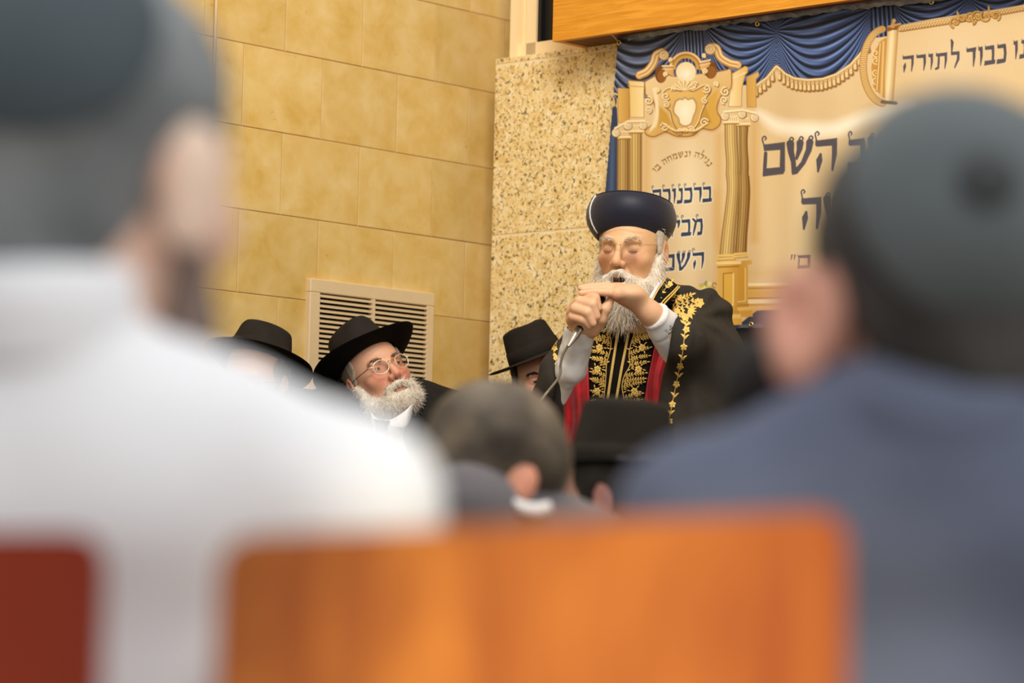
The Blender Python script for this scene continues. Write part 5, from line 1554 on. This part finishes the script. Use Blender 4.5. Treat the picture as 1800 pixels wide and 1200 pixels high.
# white shirt sleeves
def sleeveR(p):
    d = sd_cap(p, P(1149, 553, 7.195), P(1215, 622, 7.30), .0345, .055)
    d = smin(d, sd_cap(p, P(1160, 585, 7.22), P(1185, 622, 7.27), .018, .02), .03)
    ax = P(1215, 622, 7.30) - P(1149, 553, 7.195); ax /= np.linalg.norm(ax)
    s = (p - P(1149, 553, 7.195)) @ ax
    d = smax(d, -s, .004); d = smax(d, -(sd_cap(p, P(1110, 521, 7.165), P(1165, 570, 7.215), .029, .030)), .003)
    return d + .0022 * wob(p, 60, 2) - .0025 * np.exp(-((s - .006) / .004) ** 2) + .0016 * np.exp(-((s - .05) / .003) ** 2)
def sleeveL(p):
    d = sd_cap(p, P(1019, 582, 7.205), P(1004, 648, 7.26), .0385, .036)
    d = smin(d, sd_cap(p, P(1004, 648, 7.26), P(990, 708, 7.31), .030, .006), .02)
    u, v = pix(p)
    d = smax(d, (581 + .12 * (u - 1020) + 6 * np.cos((u - 1018) * .09) - v) / 713, .004)
    return d + .0025 * wob(p, 75, 4) + .0014 * wob(p, 150, 1)
sh = []
for fn, c in ((sleeveR, P(1180, 590, 7.25)), (sleeveL, P(1010, 640, 7.28))):
    V, F = sdf_mesh(fn, c - [.12, .14, .15], c + [.12, .14, .12], .0036); V = smooth_mesh(V, F, 1, .4); put('shirt_sleeve', V, F, M['white_shirt'], sp)

# microphone ----------------------------------------------------------
m0, m1 = P(1003, 602, 7.150), P(1066, 503, 7.205)
ax = m1 - m0; Lm = np.linalg.norm(ax); ax /= Lm
mic = thing('microphone', 'black hand microphone with silver plug in the speaker\'s fist', 'microphone', m0)
MB().lathe(m0 + ax * .040, ax, [(0, 0), (.0095, 0), (.0108, .003), (.0112, .02), (.0118, .055), (.0135, .066), (.0142, .068), (.0142, .073), (0, .073)], 28).put('handle', M['mic_black'], mic, sharp=.8)
MB().lathe(m0 + ax * .111, ax, [(0, 0), (.015, .002), (.0185, .010), (.0195, .020), (.017, .030), (.011, .037), (0, .039)], 28).put('grille', M['mic_black'], mic)
MB().lathe(m0 + ax * .016, ax, [(0, 0), (.0088, 0), (.0095, .003), (.0098, .020), (.0092, .026), (0, .026)], 24).put('plug', M['steel'], mic, sharp=.8, label='silver cable plug')
MB().lathe(m0 - ax * .012, ax, [(0, 0), (.0040, 0), (.0052, .006), (.0088, .030), (0, .031)], 20).put('strain_relief', M['steel'], mic, sharp=.8)
cb = curve([(1000.5, 604), (990, 622), (985.5, 640), (985, 655), (979, 668), (968, 682), (956, 697), (944, 716), (930, 745), (925, 790), (930, 860), (940, 960), (950, 1022)], 8)
cy = np.interp(np.linspace(0, 1, len(cb)), [0, .2, .45, 1.0], [7.165, 7.19, 7.20, 7.10])
MB().tube([P(q[0], q[1], y) for q, y in zip(cb, cy)], .0034, 8).put('cable', M['cable'], mic)
# ================================================================== SEATED MEN IN BLACK HATS
def seated_trunk(x, y, zsh, zseat, wsh, fwd, zf, slim=1.0):
    """coarse seated body: trunk, thighs towards fwd (unit xy), shins down to zf"""
    fx, fy = fwd; sx, sy = -fy, fx
    hip = np.array([x - fx * .02, y - fy * .02, zseat + .12])
    def fn(p):
        d = sd_cap(p, hip, (x, y, zsh - .16), .150 * slim, .135 * slim)
        d = smin(d, sd_cap(p, (x - sx * wsh, y - sy * wsh, zsh - .08), (x + sx * wsh, y + sy * wsh, zsh - .08), .065 * slim), .08)
        for s in (-1, 1):
            k = np.array([x + fx * .45 + sx * s * .10, y + fy * .45 + sy * s * .10, zseat + .07])
            d = smin(d, sd_cap(p, hip + [sx * s * .08, sy * s * .08, -.03], k, .085, .065), .03)
            d = smin(d, sd_cap(p, k, [k[0], k[1], zf + .05], .062, .045), .02)
            d = smin(d, sd_cap(p, [k[0], k[1], zf + .045], [k[0] + fx * .14, k[1] + fy * .14, zf + .04], .042, .035), .02)
        return d
    return fn
def coarse(fn, c, r, z0, z1, h=.018):
    V, F = sdf_mesh(fn, (c[0] - r, c[1] - r, z0), (c[0] + r, c[1] + r, z1), h); return V, F

# --- man with white beard and clear glasses
rb = np.random.default_rng(21)
b0 = P(676, 660, 7.66)
pb = thing('person', 'seated man with short white beard, clear glasses and black hat, in front of the vent', 'person', (b0[0], b0[1] + .05, .16))
bR = rot(27, 8, -21)
bf = Frame(P(663, 662, 7.66), bR, .92)
cb_ = P(690, 800, 7.72)
tr = seated_trunk(cb_[0], cb_[1], 1.43, .62, .17, (.35, -.94), .16)
V, F = coarse(tr, cb_, .68, .14, 1.46)
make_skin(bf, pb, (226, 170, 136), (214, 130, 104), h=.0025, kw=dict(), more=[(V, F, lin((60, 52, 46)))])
eyeballs(bf, pb, (.25, .16), (84, 84, 84))
def short_beard(p):
    q = p.copy(); q[..., 0] = np.abs(p[..., 0])
    d = sd_ell(p, (0, -.050, -.100), (.068, .062, .040))
    d = smin(d, sd_cap(q, (.0735, -.006, -.018), (.064, -.034, -.086), .011, .026), .02)
    m = sd_cap(q, (.003, -.1095, -.0545), (.030, -.0975, -.070), .0098, .0085); m = smin(m, sd_cap(q, (.030, -.0965, -.070), (.042, -.082, -.098), .010, .014), .012)
    d = smin(d, m, .006)
    d = smax(d, -sd_ell(p, (0, -.112, -.0755), (.0270, .030, .0038)), .003)
    d = smax(d, -sd_ell(p, (0, -.107, -.0445), (.014, .018, .007)), .006)
    return d + .0015 * wob(p, 150, 2.0) + .001 * wob(p, 380, 5.0)
fur('beard', bf, short_beard, (-.10, -.15, -.165), (.10, .03, .01), .0034, 5600, .014, .00055, ((228, 210, 184), (255, 247, 232)), pb, rb, down=.45, norm=.55, jit=.3, keep=lambda V, N: (N[:, 1] < .5) & ~((V[:, 2] > -.080) & (V[:, 2] < -.071) & (np.abs(V[:, 0]) < .024)))
def side_hair2(p):
    q = p.copy(); q[..., 0] = np.abs(p[..., 0])
    return smin(smin(sd_ell(q, (.0735, .010, .040), (.0080, .046, .034)), sd_ell(p, (0, .084, .015), (.055, .030, .055)), .03), sd_ell(q, (.0745, -.010, .008), (.005, .010, .028)), .01) + .0012 * wob(p, 220)
fur('hair', bf, side_hair2, (-.095, -.04, -.05), (.095, .125, .085), .004, 700, .012, .0006, ((130, 112, 94), (206, 190, 168)), pb, rb, down=.6, norm=.15)
for s_ in (-1, 1):
    n = 160; u = rb.random(n); root = np.stack([s_ * (.013 + .035 * u), -.0960 + .018 * u ** 1.7, .0195 + .006 * np.sin(u * 2.6) + rb.normal(0, .0022, n)], 1)
    S, SF = strands(rb, root, np.stack([s_ * np.ones(n), -.3 * np.ones(n), .15 - .5 * u], 1), np.full(n, .010), .0006, .3, 3)
    put('eyebrow', bf.w(S), SF, M['hair_col'], pb, colors=np.repeat(hair_tone(rb, n, (112, 80, 60), (176, 140, 112)), 8, 0))
g = MB()
g.tube([bf.w(q) for q in [(-.0115, -.1115, .003), (-.005, -.1165, .007), (.005, -.1165, .007), (.0115, -.1115, .003)]], .0012, 8)
gl = g.put('spectacle_frame', M['gold_metal'], pb)
for s_ in (-1, 1):
    disc_lens(bf, (s_ * .0325, -.1095, -.003), .0215, .0195, s_ * .8, M['clear_frame'], gl, 'rim', .0011)
    disc_lens(bf, (s_ * .0325, -.1095, -.003), .0208, .0188, s_ * .8, M['lens'], gl)
    MB().tube([bf.w(q) for q in [(s_ * .0525, -.1045, .004), (s_ * .0600, -.0985, .0055), (s_ * .0640, -.0900, .006)]], [.0018, .0026, .0016], 8).put('hinge', M['clear_frame'], gl)
    MB().tube([bf.w(q) for q in [(s_ * .0640, -.0900, .006), (s_ * .0735, -.050, .005), (s_ * .0800, -.010, .004), (s_ * .082, .016, -.002)]], .0011, 6).put('temple', M['lash'], gl)
hb = Frame(bf.w((0, .016, .050)), rot(24, 20, -24), .96)
fedora(hb, pb, (.150, .162), (.081, .097), .092, .030, -.004, -.004)
# coat, shirt and tie
def coat(p):
    d = tr(p)
    n_ = P(690, 745, 7.70)
    d = smin(d, sd_cap(p, P(650, 748, 7.74), P(572, 800, 7.78), .062, .075), .05)
    d = smin(d, sd_cap(p, P(735, 720, 7.72), P(815, 775, 7.70), .062, .075), .05)
    d = smin(d, sd_cap(p, P(815, 775, 7.70), P(850, 960, 7.60), .072, .060), .04); d = smin(d, sd_cap(p, P(572, 800, 7.78), P(590, 960, 7.66), .066, .060), .04)
    return d - .012 + .004 * wob(p, 30, 1)
V, F = sdf_mesh(coat, (cb_[0] - .62, cb_[1] - .60, .40), (cb_[0] + .62, cb_[1] + .40, 1.50), .011); V = smooth_mesh(V, F, 1, .4)
put('suit_jacket', V, F, M['suit_black'], pb)
def srt(p): return smin(sd_cap(p, P(684, 735, 7.665), P(676, 900, 7.66), .085, .115), sd_cap(p, P(689, 700, 7.69), P(686, 745, 7.70), .058, .066), .03)
V, F = sdf_mesh(srt, P(684, 800, 7.66) - [.2, .2, .3], P(684, 800, 7.66) + [.2, .2, .22], .008)
put('shirt', V, F, M['white_shirt'], pb)
band('shirt_collar', [(652, 722), (661, 734), (676, 738), (690, 735)], [(651, 738), (655, 752), (662, 758), (668, 742)], [7.58, 7.555, 7.54, 7.545], [7.575, 7.55, 7.53, 7.535], M['white_shirt'], pb)
band('shirt_collar', [(678, 741), (697, 732), (716, 718), (728, 702)], [(694, 752), (708, 752), (716, 748), (722, 738)], [7.54, 7.54, 7.555, 7.58], [7.53, 7.535, 7.55, 7.575], M['white_shirt'], pb)
band('tie', [(657, 736), (660, 750), (656, 775), (652, 830), (650, 900)], [(686, 740), (682, 752), (684, 775), (684, 830), (686, 900)], [7.535, 7.525, 7.53, 7.535, 7.54], [7.53, 7.525, 7.53, 7.535, 7.54], M['tie'], pb)
band('lapel', [(752, 700), (742, 730), (724, 780), (706, 850), (700, 900)], [(776, 712), (772, 745), (756, 795), (738, 850), (730, 900)], [7.62, 7.57, 7.525, 7.50, 7.49], [7.61, 7.56, 7.515, 7.49, 7.48], M['suit_black'], pb)
band('lapel', [(640, 722), (646, 760), (648, 820), (650, 900)], [(606, 745), (618, 780), (622, 830), (626, 900)], [7.60, 7.54, 7.51, 7.49], [7.60, 7.54, 7.505, 7.485], M['suit_black'], pb)

# --- man at the left, half hidden by the white shoulder
rc = np.random.default_rng(33)
c0 = P(462, 680, 7.45)
pc = thing('person', 'seated man in wide black hat at left, face half hidden by white shoulder', 'person', (c0[0], c0[1] + .05, .16))
cf = Frame(P(449, 668, 7.45), rot(-24, -10, 8), .93)
cc_ = P(462, 830, 7.50)
tr2 = seated_trunk(cc_[0], cc_[1], 1.40, .60, .17, (-.2, -.98), .16)
V, F = coarse(tr2, cc_, .68, .14, 1.44)
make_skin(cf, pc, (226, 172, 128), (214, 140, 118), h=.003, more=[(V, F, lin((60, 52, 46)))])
eyeballs(cf, pc, (0, -.1), (70, 56, 46))
fur('hair', cf, side_hair2, (-.095, -.04, -.05), (.095, .125, .085), .004, 700, .012, .0006, ((70, 58, 48), (150, 132, 112)), pc, rc, down=.6, norm=.15)
fur('beard', cf, short_beard, (-.10, -.15, -.165), (.10, .03, .01), .0045, 1500, .014, .0008, ((60, 50, 42), (110, 96, 84)), pc, rc, down=.45, norm=.5, jit=.3, keep=lambda V, N: N[:, 1] < .5)
g = MB()
for s_ in (-1, 1):
    g.tube([cf.w(q) for q in [(s_ * .054, -.1005, .004), (s_ * .072, -.05, .005), (s_ * .080, -.005, .004), (s_ * .082, .015, -.002)]], .0014, 6)
g.tube([cf.w(q) for q in [(-.0115, -.1115, .003), (0, -.1165, .006), (.0115, -.1115, .003)]], .0013, 8)
gl = g.put('spectacle_frame', M['lash'], pc)
for s_ in (-1, 1): disc_lens(cf, (s_ * .0325, -.1095, -.003), .0215, .0180, s_ * .8, M['lash'], gl, 'rim', .0012)
hc = Frame(cf.w((-.006, .018, .050)), rot(-20, 14, 5), .93)
fedora(hc, pc, (.146, .162), (.083, .099), .080, .004, -.006, -.030)
V, F = sdf_mesh(lambda p: tr2(p) - .014 + .004 * wob(p, 30, 1), (cc_[0] - .6, cc_[1] - .62, .40), (cc_[0] + .6, cc_[1] + .40, 1.46), .014)
put('suit_jacket', V, F, M['suit_black'], pc)

# --- young man behind the speaker's sleeve
d0 = P(925, 680, 7.95)
pd = thing('person', 'young man in black hat peeking out behind the speaker\'s sleeve', 'person', (d0[0], d0[1] + .02, .16))
df = Frame(P(951, 670, 7.93), rot(8, -2, -12), .88)
cd_ = P(940, 830, 7.95)
def tr3(p):
    x, y = cd_[0], cd_[1]
    d = smin(sd_cap(p, (x, y, 1.0), (x, y, 1.22), .13, .12), sd_cap(p, (x - .13, y, 1.26), (x + .13, y, 1.26), .055), .07)
    for s_ in (-1, 1):
        d = smin(d, sd_cap(p, (x + s_ * .07, y, .95), (x + s_ * .07, y, .21), .075, .05), .04); d = smin(d, sd_cap(p, (x + s_ * .07, y, .2), (x + s_ * .07, y - .12, .195), .04, .035), .02)
        d = smin(d, sd_cap(p, (x + s_ * .17, y, 1.24), (x + s_ * .20, y - .02, .8), .05, .038), .03)
    return d
V, F = coarse(tr3, cd_, .3, .14, 1.40)
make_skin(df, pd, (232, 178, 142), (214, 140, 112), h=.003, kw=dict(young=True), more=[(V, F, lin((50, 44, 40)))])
eyeballs(df, pd, (.1, 0), (50, 36, 28))
rd = np.random.default_rng(4)
fur('hair', df, side_hair2, (-.095, -.04, -.05), (.095, .125, .085), .004, 700, .012, .0006, ((36, 28, 22), (70, 54, 44)), pd, rd, down=.6, norm=.15)
for s_ in (-1, 1):
    n = 160; u = rd.random(n); root = np.stack([s_ * (.013 + .035 * u), -.0960 + .018 * u ** 1.7, .0190 + .006 * np.sin(u * 2.6) + rd.normal(0, .0016, n)], 1)
    S, SF = strands(rd, root, np.stack([s_ * np.ones(n), -.3 * np.ones(n), .15 - .5 * u], 1), np.full(n, .010), .0007, .2, 3)
    put('eyebrow', df.w(S), SF, M['hair_col'], pd, colors=np.repeat(hair_tone(rd, n, (50, 36, 28), (80, 60, 48)), 8, 0))
hd = Frame(df.w((0, .014, .074)), rot(10, -2, -24), .88)
fedora(hd, pd, (.150, .165), (.081, .097), .088, .004, .010, .0)
V, F = sdf_mesh(lambda p: tr3(p) - .014 + .004 * wob(p, 30, 1), (cd_[0] - .3, cd_[1] - .2, .75), (cd_[0] + .3, cd_[1] + .2, 1.40), .012)
put('suit_jacket', V, F, M['suit_black'], pd)
# ================================================================== LISTENERS IN THE FOREGROUND (seen from behind, far out of focus)
def nape_hair(p, fringe=-.02):
    q = p.copy(); q[..., 0] = np.abs(p[..., 0])
    d = sd_ell(p, (0, .018, .036), (.0860, .104, .094))
    d = smin(d, sd_ell(p, (0, .052, -.045), (.060, .050, .060)), .03)
    d = smax(d, -(p[..., 1] - fringe + .5 * np.maximum(0, p[..., 2] - .05)) - .03, .01)
    d = smax(d, -sd_ell(q, (.086, .008, -.018), (.022, .024, .040)), .008)
    return d + .0016 * wob(p, 120, 1.0) + .001 * wob(p, 300, 2.0)

def cap_on(fr, name, c, r, mat, parent, lift=.005, h=.005, **kw):
    """skull cap: the shell of the head within r of the point c"""
    def fn(p):
        o = sd_ell(p, (0, .018, .036), (.0860 + lift, .104 + lift, .094 + lift))
        return smax(smax(o, -(o + .006), .001), np.sqrt(((p - np.asarray(c)) ** 2).sum(-1)) - r, .002)
    V, F = sdf_mesh(fn, (-.11, -.11, -.03), (.11, .14, .15), .0035)
    V = smooth_mesh(V, F, 1, .4); return put(name, fr.w(V), F, M[mat], parent, **kw)

def hair_mass(fr, parent, tone, fn=nape_hair, h=.005, label=None):
    V, F = sdf_mesh(fn, (-.11, -.10, -.13), (.11, .15, .15), h); V = smooth_mesh(V, F, 1, .4)
    t = np.clip(.5 + .6 * wob(V, 55, 3.0), 0, 1)[:, None]
    return put('hair', fr.w(V), F, M['hair_col'], parent, colors=np.array(lin(tone[0])) * (1 - t) + np.array(lin(tone[1])) * t, label=label)

def ear_mesh(fr, c, r, R, h=.004):
    """a larger outward-standing ear: rim, hollow and lobe"""
    Ri = np.linalg.inv(R)
    def fn(p):
        q = (p - np.asarray(c)) @ Ri.T
        d = sd_ell(q, (0, 0, 0), r)
        d = smin(d, sd_ell(q, (0, -.15 * r[1], -r[2] * .85), (r[0] * .7, r[1] * .55, r[2] * .32)), .01)
        return smax(d, -sd_ell(q, (r[0] * .95, -.1 * r[1], r[2] * .1), (r[0] * .75, r[1] * .55, r[2] * .6)), .004)
    m = max(r) * 1.5
    V, F = sdf_mesh(fn, np.asarray(c) - m, np.asarray(c) + m, h); return fr.w(V), F

def cloth_body(name, fn, lo, hi, mat, parent, h=.010, **kw):
    V, F = sdf_mesh(fn, lo, hi, h); V = smooth_mesh(V, F, 2, .5); return put(name, V, F, M[mat], parent, **kw)

# --- man in the white shirt, close at the left
q0 = P(125, 600, 1.86)
pw = thing('person', 'blurred man from behind in bright white shirt and slate skullcap, at left', 'person', (q0[0], q0[1], 0))
wf_ = Frame(P(162, 296, 1.92), rot(148, -2, 4), 1.03)
skw = (250, 212, 190)
e1 = ear_mesh(wf_, (-.085, .010, -.008), (.012, .023, .036), np.array(Matrix.Rotation(math.radians(-38), 3, 'Z')))
tw = seated_trunk(q0[0], q0[1] + .02, 0.93, .45, .12, (0, 1), 0.0, .62)
V, F = coarse(tw, (q0[0], q0[1] + .02), .72, -.01, 1.05, .022)
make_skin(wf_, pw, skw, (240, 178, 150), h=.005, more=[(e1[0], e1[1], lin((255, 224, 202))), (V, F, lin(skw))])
hair_mass(wf_, pw, ((120, 125, 128), (158, 163, 165)))  # greys lifted so the hair colour carries the lens haze
cap_on(wf_, 'skullcap', (-.026, .100, .076), .078, 'kippah_dark', pw)
V, F = sdf_mesh(lambda p: short_beard(p) + .007, (-.10, -.15, -.165), (.10, .03, .01), .005)
put('beard', wf_.w(V), F, M['hair_col'], pw, colors=np.array(lin((142, 124, 116))) + 0 * V, label='dark short beard')
def wshirt(p):
    d = sd_cap(p, P(85, 605, 1.855), P(105, 740, 1.86), .054, .062)
    d = smin(d, sd_cap(p, P(130, 692, 1.87), P(380, 792, 1.87), .055, .055), .025)
    for a, b, c, e in (((300, 772), (605, 892), (640, 1270), (630, 1500)), ((-60, 772), (-370, 892), (-400, 1270), (-390, 1500))):
        d = smin(d, sd_cap(p, P(*a, 1.88), P(*b, 1.87), .055, .053), .03); d = smin(d, sd_cap(p, P(*b, 1.87), P(*c, 1.89), .055, .050), .03)
        d = smin(d, sd_cap(p, P(*c, 1.89), P(*e, 2.05), .048, .040), .03)
    d = smin(d, sd_ell(p, P(120, 1250, 1.90), (.185, .100, .175)), .05)
    d = smin(d, sd_cap(p, P(0, 900, 1.885), P(230, 900, 1.885), .085), .04)
    d = smin(d, sd_ell(p, P(120, 1800, 1.93), (.175, .12, .25)), .06)
    return d + .0025 * wob(p, 28, 1.5)
cloth_body('shirt', wshirt, (q0[0] - .36, 1.70, .38), (q0[0] + .36, 2.16, 1.18), 'bright_shirt', pw, .009)
MB().lathe(P(72, 540, 1.855), (-.05, -.04, 1), [(.0575, -.034), (.0600, -.006), (.0570, .022), (.0545, .024), (.0530, 0)], 40).put('shirt_collar', M['bright_shirt'], pw)
V, F = sdf_mesh(lambda p: np.maximum(tw(p) - .012, p[..., 2] - .62), (q0[0] - .6, q0[1] - .4, .06), (q0[0] + .6, q0[1] + .72, .66), .02)
put('trousers', V, F, M['suit_black'], pw)

# --- man in the navy jacket, close at the right
q1 = P(1660, 700, 2.04)
pn = thing('person', 'blurred man from behind in navy jacket and grey skullcap, at right', 'person', (q1[0], q1[1], 0))
nf = Frame(P(1652, 536, 2.09), rot(196, -3, 0), 1.09)
e2 = ear_mesh(nf, (.0985, .012, -.016), (.014, .024, .036), np.array(Matrix.Rotation(math.radians(52), 3, 'Z')))
tn = seated_trunk(q1[0], q1[1] + .02, 0.93, .45, .12, (0, 1), 0.0, .62)
V, F = coarse(tn, (q1[0], q1[1] + .02), .72, -.01, 1.05, .022)
make_skin(nf, pn, (232, 186, 164), (230, 160, 138), h=.005, more=[(e2[0], e2[1], lin((238, 176, 152))), (V, F, lin((232, 186, 164)))])
hair_mass(nf, pn, ((54, 50, 46), (88, 86, 84)))
cap_on(nf, 'skullcap', (-.012, .088, .066), .102, 'kippah', pn)
bp_ = nf.w((.022, .1225, .060)); MB().lathe(bp_, nf.d((.2, .95, .3)), [(.021, -.004), (.018, .002), (.011, .005), (0, .006)], 24).put('skullcap_button', M['kippah_button'], pn, label='dark top button')
def dbeard(p): return smin(sd_ell(p, P(1328, 672, 2.13), (.022, .03, .030)), sd_cap(p, P(1328, 672, 2.13), P(1420, 640, 2.10), .022, .03), .02) + .001 * wob(p, 150)
cV, cF = sdf_mesh(dbeard, P(1350, 660, 2.12) - [.09, .08, .07], P(1350, 660, 2.12) + [.09, .08, .07], .005)
put('beard', cV, cF, M['hair_col'], pn, colors=np.array(lin((52, 48, 46))) + 0 * cV, label='dark beard')
def njacket(p):
    d = sd_cap(p, P(1640, 812, 2.03), P(1650, 880, 2.04), .070, .078)
    for a, b, c, e in (((1520, 768), (1225, 922), (1172, 1400), (1200, 1700)), ((1780, 768), (2080, 922), (2130, 1400), (2100, 1700))):
        d = smin(d, sd_cap(p, P(*a, 2.05), P(*b, 2.04), .052, .050), .03); d = smin(d, sd_cap(p, P(*b, 2.04), P(*c, 2.06), .053, .048), .03)
        d = smin(d, sd_cap(p, P(*c, 2.06), P(*e, 2.22), .048, .040), .03)
    d = smin(d, sd_ell(p, P(1650, 1270, 2.07), (.185, .105, .175)), .05)
    d = smin(d, sd_cap(p, P(1540, 930, 2.055), P(1760, 930, 2.055), .088), .04)
    d = smin(d, sd_ell(p, P(1650, 1800, 2.10), (.175, .12, .25)), .06)
    return d + .0025 * wob(p, 28, .5)
cloth_body('suit_jacket', njacket, (q1[0] - .36, 1.86, .36), (q1[0] + .36, 2.34, 1.14), 'navy_suit', pn, .009)
MB().lathe(P(1640, 745, 2.03), (0, -.05, 1), [(.0735, -.026), (.0755, 0), (.0715, .022), (.068, .024), (.066, 0)], 40).put('jacket_collar', M['navy_suit'], pn)
V, F = sdf_mesh(lambda p: np.maximum(tn(p) - .012, p[..., 2] - .62), (q1[0] - .6, q1[1] - .4, .06), (q1[0] + .6, q1[1] + .72, .66), .02)
put('trousers', V, F, M['navy_suit'], pn)

# --- brown-haired man in the middle distance
q2 = P(850, 900, 4.18)
pm = thing('person', 'blurred brown-haired man in grey jacket, seated between the two foreground men', 'person', (q2[0], q2[1], 0))
mf = Frame(P(868, 850, 4.12), rot(124, -30, 4), 1.04)
e3 = ear_mesh(mf, (-.0815, .010, -.008), (.010, .020, .031), np.array(Matrix.Rotation(math.radians(-20), 3, 'Z')))
tm = seated_trunk(q2[0], q2[1], .90, .45, .12, (.1, 1), 0.0, .62)
V, F = coarse(tm, q2, .72, -.01, 1.0, .022)
make_skin(mf, pm, (222, 168, 134), (222, 148, 120), h=.005, more=[(e3[0], e3[1], lin((236, 160, 130))), (V, F, lin((222, 168, 134)))])
hair_mass(mf, pm, ((70, 62, 52), (122, 108, 90)), lambda p: nape_hair(p, -.055))
V, F = sdf_mesh(short_beard, (-.10, -.15, -.165), (.10, .03, .01), .005)
put('beard', mf.w(V), F, M['hair_col'], pm, colors=np.array(lin((124, 100, 74))) + 0 * V, label='light brown beard')
def mjacket(p):
    d = sd_cap(p, P(822, 906, 4.065), P(836, 990, 4.075), .080, .092)
    for x1, y1, x_, y_ in ((810, 912, 706, 925), (870, 940, 1030, 985)):
        d = smin(d, sd_cap(p, P(x1, y1, 4.12), P(x_, y_, 4.17), .076, .070), .04); d = smin(d, sd_cap(p, P(x_, y_, 4.17), P(x_ + (x_ - 850) * .1, 1350, 4.22), .066, .055), .03)
    return smin(d, smin(sd_ell(p, P(850, 1180, 4.13), (.185, .125, .26)), sd_ell(p, P(850, 1500, 4.16), (.18, .14, .2)), .06), .06) + .003 * wob(p, 26, 2)
cloth_body('suit_jacket', mjacket, (q2[0] - .36, q2[1] - .26, .40), (q2[0] + .36, q2[1] + .3, 1.12), 'grey_suit', pm, .012)
band('shirt_collar', [(890, 862), (912, 878), (940, 884), (966, 880)], [(892, 884), (914, 902), (944, 908), (974, 900)], [4.03, 4.02, 4.02, 4.03], [4.03, 4.015, 4.015, 4.03], M['white_shirt'], pm)
V, F = sdf_mesh(lambda p: np.maximum(tm(p) - .012, p[..., 2] - .62), (q2[0] - .6, q2[1] - .4, .06), (q2[0] + .7, q2[1] + .72, .66), .02)
put('trousers', V, F, M['suit_black'], pm)

# --- man in the black hat in front of the speaker
q3 = P(1085, 950, 4.92)
ph = thing('person', 'blurred man in black felt hat, head just below the speaker\'s robe', 'person', (q3[0], q3[1], 0))
hf3 = Frame(P(1080, 876, 4.90), rot(243, -6, 2), .92)
th_ = seated_trunk(q3[0], q3[1], .96, .45, .17, (-.1, 1), 0.0)
V, F = coarse(th_, q3, .72, -.01, 1.02, .022)
make_skin(hf3, ph, (214, 160, 140), (206, 134, 122), h=.005, more=[(V, F, lin((214, 160, 140)))])
hair_mass(hf3, ph, ((44, 38, 34), (74, 66, 58)))
fedora(Frame(hf3.w((0, .016, .052)), rot(243, -2, 5), .90), ph, (.122, .134), (.083, .097), .108, .006, .016, .016)
cloth_body('suit_jacket', lambda p: th_(p) - .014 + .003 * wob(p, 26, 1), (q3[0] - .4, q3[1] - .26, .40), (q3[0] + .4, q3[1] + .66, 1.04), 'suit_black', ph, .014)
for o in list(bpy.data.objects):
    if o.type == 'MESH' and not o.data.materials: o.data.materials.append(M['cream_paint'])
